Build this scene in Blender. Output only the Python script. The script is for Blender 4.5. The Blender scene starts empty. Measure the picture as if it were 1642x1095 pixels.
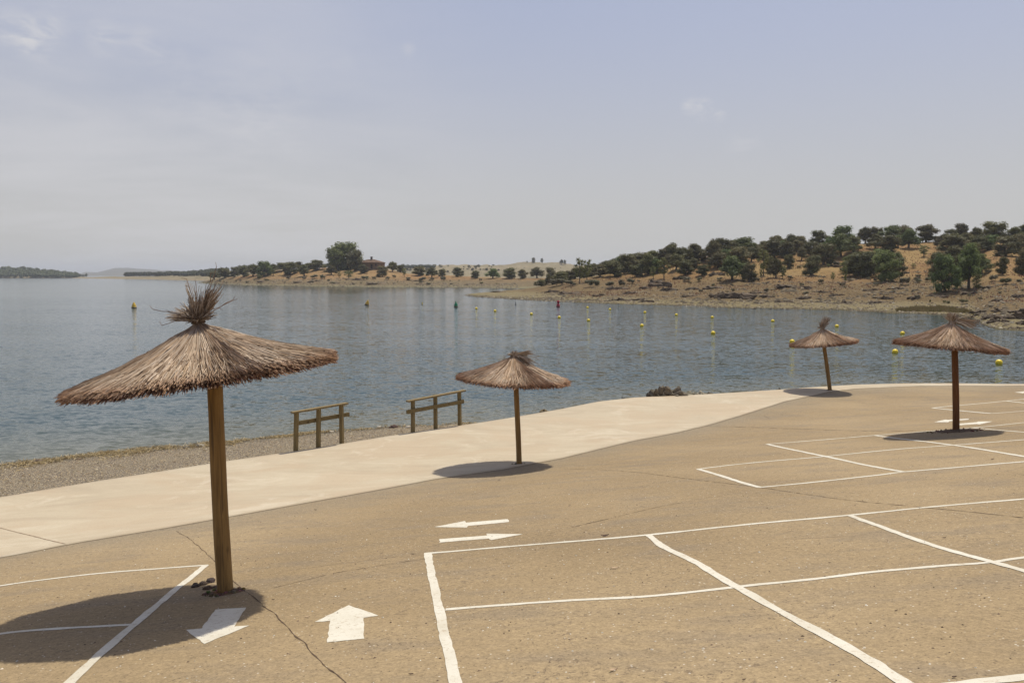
import bpy, math, random
from mathutils import Vector, noise, Matrix, Quaternion
SC = bpy.context.scene
COL = SC.collection
R = math.radians

# ---------------------------------------------------------------- camera, sky, sun
F = 1330.0                       # focal length in photo pixels (photo is 1642 x 1095)
CX, CY = 821.0, 547.5
HOR = 440.5
TH = math.atan((CY-HOR)/F)
CZ = 4.95                        # camera height above the water
cam_d = bpy.data.cameras.new('camera')
cam_d.sensor_width = 36.0
cam_d.lens = 36.0*F/1642.0
cam_d.clip_start = 0.05; cam_d.clip_end = 30000
cam = bpy.data.objects.new('camera', cam_d); COL.objects.link(cam)
cam.location = (0, 0, CZ); cam.rotation_euler = (math.pi/2-TH, 0, 0)
SC.camera = cam

SUNV = Vector((0.56, 0.86, 2.35)).normalized()
W = bpy.data.worlds.new('World'); SC.world = W; W.use_nodes = True
nt = W.node_tree; nt.nodes.clear()
def wn(t, **k):
    n = nt.nodes.new(t)
    for a, b in k.items(): setattr(n, a, b)
    return n
wo = wn('ShaderNodeOutputWorld'); wb = wn('ShaderNodeBackground')
sky = wn('ShaderNodeTexSky', sky_type='NISHITA', sun_disc=False)
sky.sun_elevation = math.asin(SUNV.z); sky.sun_rotation = math.atan2(SUNV.x, SUNV.y)
sky.air_density = 1.0; sky.dust_density = 4.0; sky.ozone_density = 2.0; sky.altitude = 250
tc = wn('ShaderNodeTexCoord')
sepw = wn('ShaderNodeSeparateXYZ'); nt.links.new(tc.outputs['Generated'], sepw.inputs[0])
# thin milky veil over the whole sky, thicker towards the horizon
veil = wn('ShaderNodeMix', data_type='RGBA')
vr = wn('ShaderNodeMapRange'); vr.inputs[1].default_value = 0.0; vr.inputs[2].default_value = 0.42
vr.inputs[3].default_value = 0.93; vr.inputs[4].default_value = 0.50; vr.interpolation_type = 'SMOOTHSTEP'
nt.links.new(sepw.outputs[2], vr.inputs[0]); nt.links.new(vr.outputs[0], veil.inputs[0])
nt.links.new(sky.outputs[0], veil.inputs[6])
vcol = wn('ShaderNodeMix', data_type='RGBA')
vr2 = wn('ShaderNodeMapRange'); vr2.inputs[1].default_value = 0.0; vr2.inputs[2].default_value = 0.36; vr2.interpolation_type = 'SMOOTHSTEP'
nt.links.new(sepw.outputs[2], vr2.inputs[0]); nt.links.new(vr2.outputs[0], vcol.inputs[0])
vcol.inputs[6].default_value = (5.7, 5.62, 5.42, 1); vcol.inputs[7].default_value = (4.65, 4.92, 6.45, 1)
nt.links.new(vcol.outputs[2], veil.inputs[7])
# soft cirrus
def cloudmask(scale, stretch, lo, hi, loc, det=6, dist=0.0):
    # project the direction onto a flat high layer
    dv = wn('ShaderNodeVectorMath', operation='DIVIDE')
    ad = wn('ShaderNodeMath', operation='ADD'); ad.inputs[1].default_value = 0.12
    nt.links.new(sepw.outputs[2], ad.inputs[0])
    cmb = wn('ShaderNodeCombineXYZ')
    for i in range(3): nt.links.new(ad.outputs[0], cmb.inputs[i])
    nt.links.new(tc.outputs['Generated'], dv.inputs[0]); nt.links.new(cmb.outputs[0], dv.inputs[1])
    mp = wn('ShaderNodeMapping'); mp.inputs['Scale'].default_value = stretch; mp.inputs['Location'].default_value = loc
    mp.inputs['Rotation'].default_value = (0, 0, R(-18))
    nt.links.new(dv.outputs[0], mp.inputs[0])
    no = wn('ShaderNodeTexNoise'); no.inputs['Scale'].default_value = scale; no.inputs['Detail'].default_value = det
    no.inputs['Roughness'].default_value = 0.6; no.inputs['Distortion'].default_value = dist
    nt.links.new(mp.outputs[0], no.inputs['Vector'])
    mr = wn('ShaderNodeMapRange', interpolation_type='SMOOTHSTEP'); mr.inputs[1].default_value = lo; mr.inputs[2].default_value = hi
    nt.links.new(no.outputs[0], mr.inputs[0]); return mr.outputs[0]
def wispmask(sc, st, lo, hi, loc):
    mp = wn('ShaderNodeMapping'); mp.inputs['Scale'].default_value = st; mp.inputs['Location'].default_value = loc; mp.inputs['Rotation'].default_value = (0, R(-9), 0)
    nt.links.new(tc.outputs['Generated'], mp.inputs[0])
    no = wn('ShaderNodeTexNoise'); no.inputs['Scale'].default_value = sc; no.inputs['Detail'].default_value = 8; no.inputs['Roughness'].default_value = 0.62; no.inputs['Distortion'].default_value = 0.7
    nt.links.new(mp.outputs[0], no.inputs['Vector'])
    mr = wn('ShaderNodeMapRange', interpolation_type='SMOOTHSTEP'); mr.inputs[1].default_value = lo; mr.inputs[2].default_value = hi
    nt.links.new(no.outputs[0], mr.inputs[0]); return mr.outputs[0]
def wmul(a, b):
    m = wn('ShaderNodeMath', operation='MULTIPLY')
    nt.links.new(a, m.inputs[0])
    if isinstance(b, (int, float)): m.inputs[1].default_value = b
    else: nt.links.new(b, m.inputs[1])
    return m.outputs[0]
def spot(px, py, r0, r1):          # smooth patch of sky round one direction
    u = (px-CX)/F; v = (CY-py)/F
    d = Vector((u, math.cos(TH)+v*math.sin(TH), -math.sin(TH)+v*math.cos(TH))).normalized()
    vm = wn('ShaderNodeVectorMath', operation='DISTANCE'); vm.inputs[1].default_value = d
    nt.links.new(tc.outputs['Generated'], vm.inputs[0])
    mr = wn('ShaderNodeMapRange', interpolation_type='SMOOTHSTEP')
    mr.inputs[1].default_value = r0; mr.inputs[2].default_value = r1; mr.inputs[3].default_value = 1; mr.inputs[4].default_value = 0
    nt.links.new(vm.outputs['Value'], mr.inputs[0]); return mr.outputs[0]
broad = wmul(wmul(cloudmask(0.8, (1, 1.3, 1), 0.25, 0.75, (3.1, 1.4, 0), 5, 0.3), spot(230, 300, 0.10, 0.50)), 0.52)
def wadd(a, b):
    m = wn('ShaderNodeMath', operation='ADD', use_clamp=True); nt.links.new(a, m.inputs[0]); nt.links.new(b, m.inputs[1]); return m.outputs[0]
fine = wispmask(26, (1, 1, 2.6), 0.36, 0.66, (0.3, 0.2, 0.1))
cl = broad
for px, py, r0, r1, k in ((25, 50, 0.0, 0.030, 0.55), (62, 66, 0.0, 0.030, 0.55), (85, 40, 0.0, 0.026, 0.35), (168, 62, 0.0, 0.028, 0.42), (225, 70, 0.0, 0.028, 0.28), (265, 86, 0.0, 0.028, 0.25), (300, 150, 0.0, 0.06, 0.16), (420, 180, 0.0, 0.08, 0.18),
                           (1106, 171, 0.0, 0.014, 0.75), (1128, 176, 0.0, 0.018, 0.85), (1152, 182, 0.0, 0.014, 0.6), (1195, 237, 0.0, 0.028, 0.25), (655, 80, 0.0, 0.012, 0.3), (550, 105, 0.0, 0.02, 0.15)):
    cl = wadd(cl, wmul(wmul(fine, spot(px, py, r0, r1)), k))
cmx = wn('ShaderNodeMix', data_type='RGBA'); nt.links.new(cl, cmx.inputs[0])
nt.links.new(veil.outputs[2], cmx.inputs[6]); cmx.inputs[7].default_value = (6.6, 6.55, 6.75, 1)
nt.links.new(cmx.outputs[2], wb.inputs[0]); wb.inputs[1].default_value = 0.10
nt.links.new(wb.outputs[0], wo.inputs[0])

sun_d = bpy.data.lights.new('sun', 'SUN'); sun_d.energy = 4.2; sun_d.angle = R(0.6); sun_d.color = (1.0, 0.955, 0.84)
sun = bpy.data.objects.new('sun', sun_d); COL.objects.link(sun)
sun.rotation_euler = SUNV.to_track_quat('Z', 'Y').to_euler(); sun.location = (0, 0, 40)
SC.view_settings.view_transform = 'Standard'; SC.view_settings.look = 'None'
SC.view_settings.exposure = 0.0; SC.view_settings.gamma = 1.0; SC.view_settings.use_curve_mapping = False

# ---------------------------------------------------------------- helpers
class MB:
    def __init__(s): s.v = []; s.f = []; s.c = []; s.cur = (1, 1, 1); s.smooth = False; s.mi = []; s.m = 0
    def add(s, vs, fs, col=None):
        n = len(s.v); s.v += [tuple(p) for p in vs]; s.f += [tuple(n+i for i in f) for f in fs]
        s.c += [col or s.cur]*len(vs); s.mi += [s.m]*len(fs)
    def mesh(s, name, mats):
        me = bpy.data.meshes.new(name); me.from_pydata(s.v, [], s.f)
        a = me.color_attributes.new('tint', 'FLOAT_COLOR', 'POINT')
        buf = []
        for c in s.c: buf += [c[0], c[1], c[2], 1.0]
        a.data.foreach_set('color', buf)
        for m in (mats if isinstance(mats, (list, tuple)) else [mats]): me.materials.append(m)
        me.polygons.foreach_set('material_index', s.mi)
        me.polygons.foreach_set('use_smooth', [s.smooth]*len(s.f))
        me.update(); return me
    def build(s, name, mats, parent=None, loc=(0, 0, 0)):
        o = bpy.data.objects.new(name, s.mesh(name, mats)); COL.objects.link(o)
        o.location = loc
        if parent: o.parent = parent
        return o
    def box(s, c, h, q=None, col=None, taper=1.0):
        vs = []
        for z in (-1, 1):
            k = 1.0 if z < 0 else taper
            for x, y in ((-1, -1), (1, -1), (1, 1), (-1, 1)):
                p = Vector((x*h[0]*k, y*h[1]*k, z*h[2]))
                if q: p = q @ p
                vs.append(p+Vector(c))
        s.add(vs, [(3, 2, 1, 0), (4, 5, 6, 7), (0, 1, 5, 4), (1, 2, 6, 5), (2, 3, 7, 6), (3, 0, 4, 7)], col)
    def tube(s, pts, rad, sides=8, cap=True, col=None, cols=None, phase=0):
        pts = [Vector(p) for p in pts]; n = len(pts)
        if not isinstance(rad, (list, tuple)): rad = [rad]*n
        d = (pts[-1]-pts[0]).normalized()
        a = d.orthogonal().normalized()
        vs = []
        for i, p in enumerate(pts):
            t = (pts[min(i+1, n-1)]-pts[max(i-1, 0)])
            t = t.normalized() if t.length > 1e-9 else d
            a = (a-t*a.dot(t)).normalized(); b = t.cross(a)
            for k in range(sides):
                an = 2*math.pi*k/sides+phase
                vs.append(p+(a*math.cos(an)+b*math.sin(an))*rad[i])
        fs = []
        for i in range(n-1):
            for k in range(sides):
                k2 = (k+1) % sides
                fs.append((i*sides+k, i*sides+k2, (i+1)*sides+k2, (i+1)*sides+k))
        if cap:
            fs.append(tuple(range(sides-1, -1, -1))); fs.append(tuple((n-1)*sides+k for k in range(sides)))
        b0 = len(s.v); s.v += [tuple(p) for p in vs]; s.f += [tuple(b0+i for i in f) for f in fs]; s.mi += [s.m]*len(fs)
        if cols:
            for i in range(n): s.c += [cols[i]]*sides
        else: s.c += [col or s.cur]*len(vs)

def tag(o, label=None, cat=None, group=None, kind=None):
    if label: o['label'] = label
    if cat: o['category'] = cat
    if group: o['group'] = group
    if kind: o['kind'] = kind
    return o
def empty(name, loc, rz=0):
    o = bpy.data.objects.new(name, None); COL.objects.link(o); o.location = loc; o.rotation_euler = (0, 0, rz)
    o.empty_display_size = 0.2
    return o
def copy_tree(o, parent=None):
    c = o.copy(); COL.objects.link(c)
    if parent: c.parent = parent
    for ch in list(o.children): copy_tree(ch, c)
    return c
def ray(px, py):
    u = (px-CX)/F; v = (CY-py)/F
    return Vector((u, math.cos(TH)+v*math.sin(TH), -math.sin(TH)+v*math.cos(TH)))
def interp(pts, x):
    if x <= pts[0][0]: 
        (x0, y0), (x1, y1) = pts[0], pts[1]; return y0+(y1-y0)*(x-x0)/(x1-x0)
    if x >= pts[-1][0]:
        (x0, y0), (x1, y1) = pts[-2], pts[-1]; return y0+(y1-y0)*(x-x0)/(x1-x0)
    for (x0, y0), (x1, y1) in zip(pts, pts[1:]):
        if x <= x1: return y0+(y1-y0)*(x-x0)/(x1-x0)
def clampi(pts, x): return interp(pts, min(max(x, pts[0][0]), pts[-1][0]))
def nz(x, y, z=0.0): return noise.noise(Vector((x, y, z)))
def fbm(x, y, z=0.0, o=4): return noise.fractal(Vector((x, y, z)), 1.0, 2.0, o)

# ---------------------------------------------------------------- materials
def M(name):
    m = bpy.data.materials.new(name); m.use_nodes = True
    t = m.node_tree; t.nodes.clear()
    o = t.nodes.new('ShaderNodeOutputMaterial'); b = t.nodes.new('ShaderNodeBsdfPrincipled')
    t.links.new(b.outputs[0], o.inputs[0]); return m, G(t), b
class G:
    def __init__(s, t): s.t = t; s._p = None
    def n(s, ty, **k):
        x = s.t.nodes.new(ty)
        for a, b in k.items(): setattr(x, a, b)
        return x
    def l(s, a, b): s.t.links.new(a, b)
    def pos(s):
        if not s._p: s._p = s.n('ShaderNodeNewGeometry').outputs['Position']
        return s._p
    def objc(s): return s.n('ShaderNodeTexCoord').outputs['Object']
    def mapv(s, v, sc=(1, 1, 1), loc=(0, 0, 0), rot=(0, 0, 0)):
        m = s.n('ShaderNodeMapping'); s.l(v, m.inputs[0]); m.inputs['Scale'].default_value = sc
        m.inputs['Location'].default_value = loc; m.inputs['Rotation'].default_value = rot; return m.outputs[0]
    def noise(s, v, sc, det=5, ro=0.6, dist=0.0):
        m = s.n('ShaderNodeTexNoise'); s.l(v, m.inputs['Vector']); m.inputs['Scale'].default_value = sc
        m.inputs['Detail'].default_value = det; m.inputs['Roughness'].default_value = ro; m.inputs['Distortion'].default_value = dist
        return m.outputs[0]
    def voro(s, v, sc, feat='F1', out='Distance', rnd=1.0):
        m = s.n('ShaderNodeTexVoronoi', feature=feat); s.l(v, m.inputs['Vector']); m.inputs['Scale'].default_value = sc
        m.inputs['Randomness'].default_value = rnd
        return m.outputs[out]
    def rng(s, v, a, b, c=0.0, d=1.0, smooth=True):
        m = s.n('ShaderNodeMapRange', interpolation_type='SMOOTHSTEP' if smooth else 'LINEAR'); s.l(v, m.inputs[0])
        for i, q in enumerate((a, b, c, d)): m.inputs[i+1].default_value = q
        return m.outputs[0]
    def math(s, op, a, b=0.0, clamp=False):
        m = s.n('ShaderNodeMath', operation=op, use_clamp=clamp)
        for i, q in enumerate((a, b)):
            if isinstance(q, (int, float)): m.inputs[i].default_value = q
            else: s.l(q, m.inputs[i])
        return m.outputs[0]
    def mix(s, f, a, b, blend='MIX'):
        m = s.n('ShaderNodeMix', data_type='RGBA', blend_type=blend)
        if isinstance(f, (int, float)): m.inputs[0].default_value = f
        else: s.l(f, m.inputs[0])
        for i, q in ((6, a), (7, b)):
            if isinstance(q, (tuple, list)): m.inputs[i].default_value = (q[0], q[1], q[2], 1)
            else: s.l(q, m.inputs[i])
        return m.outputs[2]
    def ramp(s, v, stops):
        m = s.n('ShaderNodeValToRGB'); s.l(v, m.inputs[0]); e = m.color_ramp.elements
        while len(e) < len(stops): e.new(0.5)
        for i, (p, c) in enumerate(stops): e[i].position = p; e[i].color = (c[0], c[1], c[2], 1)
        return m.outputs[0]
    def bump(s, h, st, dist, prev=None):
        m = s.n('ShaderNodeBump'); s.l(h, m.inputs['Height']); m.inputs['Strength'].default_value = st if isinstance(st, (int, float)) else 1
        if not isinstance(st, (int, float)): s.l(st, m.inputs['Strength'])
        m.inputs['Distance'].default_value = dist
        if prev: s.l(prev, m.inputs['Normal'])
        return m.outputs[0]
    def tint(s): return s.n('ShaderNodeAttribute', attribute_name='tint').outputs['Color']
    def sep(s, v): return s.n('ShaderNodeSeparateXYZ') if False else s._sep(v)
    def _sep(s, v):
        m = s.n('ShaderNodeSeparateXYZ'); s.l(v, m.inputs[0]); return m.outputs

def mat_asphalt():
    m, g, b = M('dusty asphalt'); p = g.pos()
    big = g.noise(p, 0.22, 5, 0.55); mid = g.noise(g.mapv(p, (0.6, 1.6, 1), rot=(0, 0, R(22))), 1.3, 6, 0.65)
    fine = g.noise(p, 19, 7, 0.85); grit = g.voro(p, 75, out='Color')
    c = g.ramp(big, [(0.30, (0.232, 0.166, 0.090)), (0.5, (0.288, 0.208, 0.114)), (0.72, (0.342, 0.252, 0.143))])
    gy = g.rng(mid, 0.44, 0.72)
    c = g.mix(g.math('MULTIPLY', gy, 0.60), c, (0.215, 0.168, 0.115))
    # greyer, less dusty band beside the concrete apron
    gb = g.n('ShaderNodeAttribute', attribute_name='tint').outputs['Color']
    c = g.mix(g.math('MULTIPLY', g._sep(gb)[0], g.rng(g.noise(p, 0.5, 4), 0.3, 0.7, 0.25, 0.75)), c, (0.235, 0.193, 0.135))
    gl = g.rng(g._sep(grit)[0], 0.0, 1.0, 0.80, 1.14, False)
    cc = g.n('ShaderNodeCombineColor'); [g.l(gl, cc.inputs[i]) for i in range(3)]
    c = g.mix(0.8, c, cc.outputs[0], 'MULTIPLY')
    fl = g.rng(fine, 0.32, 0.68, 0.72, 1.25, False); c2 = g.n('ShaderNodeCombineColor'); [g.l(fl, c2.inputs[i]) for i in range(3)]
    c = g.mix(0.9, c, c2.outputs[0], 'MULTIPLY')
    # worn spots where the dark stones of the asphalt show, and pale stone chips
    vor = g.n('ShaderNodeTexVoronoi'); g.l(p, vor.inputs['Vector']); vor.inputs['Scale'].default_value = 34
    patch = g.rng(g.noise(p, 0.9, 5, 0.7), 0.42, 0.68)
    dk = g.math('MULTIPLY', g.rng(g.noise(g.mapv(p, (1, 1, 1), rot=(0, 0, 0.4)), 16, 6, 0.8, 0.6), 0.535, 0.62), g.math('ADD', g.math('MULTIPLY', patch, 0.95), 0.12))
    c = g.mix(g.math('MULTIPLY', dk, 0.75), c, (0.115, 0.082, 0.055))
    oil = g.rng(g.noise(p, 0.42, 3, 0.5), 0.60, 0.74); c = g.mix(g.math('MULTIPLY', oil, 0.22), c, (0.14, 0.11, 0.08))
    sel = g.rng(g._sep(vor.outputs['Color'])[0], 0.93, 0.95); near = g.rng(vor.outputs['Distance'], 0.16, 0.34, 1, 0)
    seld = g.rng(g._sep(vor.outputs['Color'])[0], 0.10, 0.12, 1, 0); c = g.mix(g.math('MULTIPLY', g.math('MULTIPLY', seld, near), 0.75), c, (0.085, 0.06, 0.042))
    c = g.mix(g.math('MULTIPLY', g.math('MULTIPLY', sel, near), 0.8), c, (0.62, 0.55, 0.45))
    vor2 = g.n('ShaderNodeTexVoronoi'); g.l(p, vor2.inputs['Vector']); vor2.inputs['Scale'].default_value = 7
    sel2 = g.rng(g._sep(vor2.outputs['Color'])[1], 0.90, 0.93); n2 = g.rng(vor2.outputs['Distance'], 0.04, 0.11, 1, 0)
    c = g.mix(g.math('MULTIPLY', g.math('MULTIPLY', sel2, n2), 0.7), c, (0.09, 0.06, 0.05))
    # short hairline cracks
    warp = g.mix(0.12, p, g.n('ShaderNodeTexNoise').outputs['Color'])
    ck = g.voro(g.mapv(p, (0.5, 0.9, 1), rot=(0, 0, 0.5)), 0.55, 'DISTANCE_TO_EDGE')
    ckm = g.math('MULTIPLY', g.rng(ck, 0.0015, 0.006, 1, 0), g.rng(g.noise(p, 0.7, 3), 0.54, 0.66))
    c = g.mix(g.math('MULTIPLY', ckm, 0.6), c, (0.12, 0.085, 0.06))
    g.l(c, b.inputs['Base Color']); b.inputs['Roughness'].default_value = 0.93; b.inputs['Specular IOR Level'].default_value = 0.25
    bp = g.bump(g.noise(p, 90, 3, 0.7), 0.5, 0.006); bp = g.bump(vor.outputs['Distance'], 0.35, 0.008, bp); bp = g.bump(g.noise(p, 3, 4), 0.3, 0.02, bp)
    g.l(bp, b.inputs['Normal']); return m
def mat_concrete():
    m, g, b = M('pale concrete'); p = g.pos()
    st = g.noise(g.mapv(p, (0.5, 1.3, 1), rot=(0, 0, R(-24))), 0.7, 9, 0.68, 1.2)
    c = g.ramp(st, [(0.28, (0.365, 0.295, 0.205)), (0.48, (0.425, 0.350, 0.245)), (0.64, (0.470, 0.395, 0.282)), (0.8, (0.53, 0.455, 0.335))])
    blo = g.noise(p, 0.45, 7, 0.62, 0.5); c = g.mix(g.rng(blo, 0.42, 0.62, 0, 0.6), c, (0.415, 0.318, 0.212)); c = g.mix(g.rng(g.noise(g.mapv(p, loc=(7, 3, 0)), 0.8, 7, 0.7, 0.8), 0.54, 0.64, 0, 0.45), c, (0.54, 0.465, 0.35))
    sp = g.rng(g.noise(p, 3.2, 6, 0.7), 0.56, 0.70); c = g.mix(g.math('MULTIPLY', sp, 0.25), c, (0.42, 0.33, 0.24))
    fl = g.rng(g.noise(p, 40, 4, 0.7), 0.3, 0.7, 0.91, 1.07, False); c2 = g.n('ShaderNodeCombineColor'); [g.l(fl, c2.inputs[i]) for i in range(3)]
    c = g.mix(0.9, c, c2.outputs[0], 'MULTIPLY')
    vor2 = g.n('ShaderNodeTexVoronoi'); g.l(p, vor2.inputs['Vector']); vor2.inputs['Scale'].default_value = 3.5
    sel2 = g.rng(g._sep(vor2.outputs['Color'])[1], 0.90, 0.92); n2 = g.rng(vor2.outputs['Distance'], 0.03, 0.09, 1, 0)
    c = g.mix(g.math('MULTIPLY', g.math('MULTIPLY', sel2, n2), 0.6), c, (0.2, 0.13, 0.09))
    c = g.mix(1.0, c, g.tint(), 'MULTIPLY')
    g.l(c, b.inputs['Base Color']); b.inputs['Roughness'].default_value = 0.85; b.inputs['Specular IOR Level'].default_value = 0.3
    bp = g.bump(g.noise(p, 60, 4, 0.7), 0.3, 0.004); bp = g.bump(st, 0.3, 0.03, bp); g.l(bp, b.inputs['Normal']); return m
def mat_gravel():
    m, g, b = M('grey brown gravel'); p = g.pos()
    vor = g.n('ShaderNodeTexVoronoi'); g.l(g.mapv(p, (1, 1, 1)), vor.inputs['Vector']); vor.inputs['Scale'].default_value = 26
    c = g.ramp(g._sep(vor.outputs['Color'])[0], [(0, (0.19, 0.145, 0.09)), (0.4, (0.34, 0.26, 0.155)), (0.75, (0.41, 0.32, 0.20)), (1, (0.48, 0.41, 0.30))])
    c = g.mix(g.rng(vor.outputs['Distance'], 0.35, 0.65), c, (0.11, 0.085, 0.06))
    c = g.mix(g.rng(g.noise(p, 0.6, 5), 0.4, 0.75, 0, 0.5), c, (0.24, 0.19, 0.12))
    z = g._sep(p)[2]
    wet = g.rng(z, 0.01, 0.07, 1, 0); c = g.mix(g.math('MULTIPLY', wet, 0.75), c, (0.085, 0.07, 0.045))
    far = g.rng(z, 3.0, 5.0); c = g.mix(far, c, (0.30, 0.23, 0.13))
    g.l(c, b.inputs['Base Color']); b.inputs['Roughness'].default_value = 0.9
    g.l(g.bump(vor.outputs['Distance'], 0.9, 0.05), b.inputs['Normal']); return m
def mat_tint(name, rough=0.9, spec=0.2, nsc=0, namt=0.25, bump=0, trans=0):
    m, g, b = M(name); c = g.tint()
    if nsc:
        fl = g.rng(g.noise(g.objc(), nsc, 5, 0.65), 0.3, 0.7, 1-namt, 1+namt, False); c2 = g.n('ShaderNodeCombineColor'); [g.l(fl, c2.inputs[i]) for i in range(3)]
        c = g.mix(1.0, c, c2.outputs[0], 'MULTIPLY')
    g.l(c, b.inputs['Base Color']); b.inputs['Roughness'].default_value = rough; b.inputs['Specular IOR Level'].default_value = spec
    if bump: g.l(g.bump(g.noise(g.objc(), nsc*2 or 5, 5, 0.7), 0.7, bump), b.inputs['Normal'])
    if trans:
        tr = g.n('ShaderNodeBsdfTranslucent'); g.l(c, tr.inputs[0]); mx = g.n('ShaderNodeMixShader'); mx.inputs[0].default_value = trans
        g.l(b.outputs[0], mx.inputs[1]); g.l(tr.outputs[0], mx.inputs[2])
        out = [n for n in g.t.nodes if n.type == 'OUTPUT_MATERIAL'][0]; g.l(mx.outputs[0], out.inputs[0])
    return m
def mat_paint():
    m, g, b = M('white road paint'); p = g.pos()
    c = g.mix(g.rng(g.noise(p, 1.7, 5), 0.35, 0.75), (0.62, 0.575, 0.475), (0.52, 0.465, 0.36))
    w = g.rng(g.noise(p, 20, 8, 0.85), 0.53, 0.62); c = g.mix(g.math('MULTIPLY', w, 0.75), c, (0.36, 0.27, 0.17))
    g.l(c, b.inputs['Base Color']); b.inputs['Roughness'].default_value = 0.75
    g.l(g.bump(g.noise(p, 60, 4, 0.7), 0.5, 0.006), b.inputs['Normal']); return m
def mat_wood(name, a, c_, k, sc=1.0):
    m, g, b = M(name); p = g.objc()
    gr = g.noise(g.mapv(p, (14*sc, 14*sc, 1.1*sc)), 1.6, 7, 0.65, 0.5)
    c = g.ramp(gr, [(0.25, k), (0.45, a), (0.7, c_)])
    kn = g.voro(g.mapv(p, (2.2, 2.2, 1.5)), 1.6); c = g.mix(g.rng(kn, 0.05, 0.16, 0.8, 0), c, (k[0]*0.5, k[1]*0.45, k[2]*0.4))
    ck = g.noise(g.mapv(p, (40*sc, 40*sc, 0.7)), 1.2, 3, 0.5); c = g.mix(g.rng(ck, 0.62, 0.68, 0, 0.65), c, (0.04, 0.025, 0.015))
    c = g.mix(1.0, c, g.tint(), 'MULTIPLY')
    g.l(c, b.inputs['Base Color']); b.inputs['Roughness'].default_value = 0.72; b.inputs['Specular IOR Level'].default_value = 0.35
    g.l(g.bump(gr, 0.6, 0.01), b.inputs['Normal']); return m
WAMP = 0.50
def mat_water():
    m, g, b = M('lake water'); p = g.pos(); s = g._sep(p)
    shal = g.n('ShaderNodeAttribute', attribute_name='tint').outputs['Color']
    sh = g._sep(shal)[0]
    base = g.mix(sh, (0.012, 0.038, 0.038), (0.085, 0.085, 0.048))
    g.l(base, b.inputs['Base Color'])
    b.inputs['IOR'].default_value = 1.33; b.inputs['Specular IOR Level'].default_value = 0.42
    dist = g.n('ShaderNodeVectorMath', operation='LENGTH'); g.l(p, dist.inputs[0]); d = dist.outputs['Value']
    g.l(g.rng(d, 15, 260, 0.05, 0.10, False), b.inputs['Roughness'])
    patch = g.rng(g.noise(g.mapv(p, (0.35, 1.0, 1)), 0.035, 4, 0.55), 0.32, 0.62, 0.65, 1.0)
    calm = g.rng(d, 150, 300, 1.0, 0.30)
    stn = g.math('MULTIPLY', g.math('MULTIPLY', patch, calm), g.rng(d, 40, 190, 1.25, 1.0))
    def slopes(v, sc, det, ro, ax, ay):
        n = g.n('ShaderNodeTexNoise'); g.l(v, n.inputs['Vector']); n.inputs['Scale'].default_value = sc; n.inputs['Detail'].default_value = det; n.inputs['Roughness'].default_value = ro
        n.inputs['Distortion'].default_value = 0.4
        q = g.n('ShaderNodeVectorMath', operation='SUBTRACT'); g.l(n.outputs['Color'], q.inputs[0]); q.inputs[1].default_value = (0.5, 0.5, 0.5)
        m_ = g.n('ShaderNodeVectorMath', operation='MULTIPLY'); g.l(q.outputs[0], m_.inputs[0]); m_.inputs[1].default_value = (ax, ay, 0); return m_.outputs[0]
    w1 = slopes(g.mapv(p, (0.50, 1.0, 1), rot=(0, 0, R(6))), 3.0, 3, 0.7, 0.50, 1.0)
    w2_ = slopes(g.mapv(p, (0.45, 1.0, 1), rot=(0, 0, R(-4))), 8.0, 3, 0.7, 0.70, 1.4)
    w3_ = slopes(g.mapv(p, (0.35, 1.0, 1), rot=(0, 0, R(3))), 0.40, 2, 0.5, 0.06, 0.20)
    ad = g.n('ShaderNodeVectorMath', operation='ADD'); g.l(w1, ad.inputs[0]); g.l(w2_, ad.inputs[1])
    ad2 = g.n('ShaderNodeVectorMath', operation='ADD'); g.l(ad.outputs[0], ad2.inputs[0]); g.l(w3_, ad2.inputs[1])
    scl = g.n('ShaderNodeVectorMath', operation='SCALE'); g.l(ad2.outputs[0], scl.inputs[0]); g.l(g.math('MULTIPLY', stn, WAMP), scl.inputs['Scale'])
    up = g.n('ShaderNodeVectorMath', operation='ADD'); g.l(scl.outputs[0], up.inputs[0]); up.inputs[1].default_value = (0, 0, 1)
    no = g.n('ShaderNodeVectorMath', operation='NORMALIZE'); g.l(up.outputs[0], no.inputs[0]); g.l(no.outputs[0], b.inputs['Normal']); return m
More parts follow.
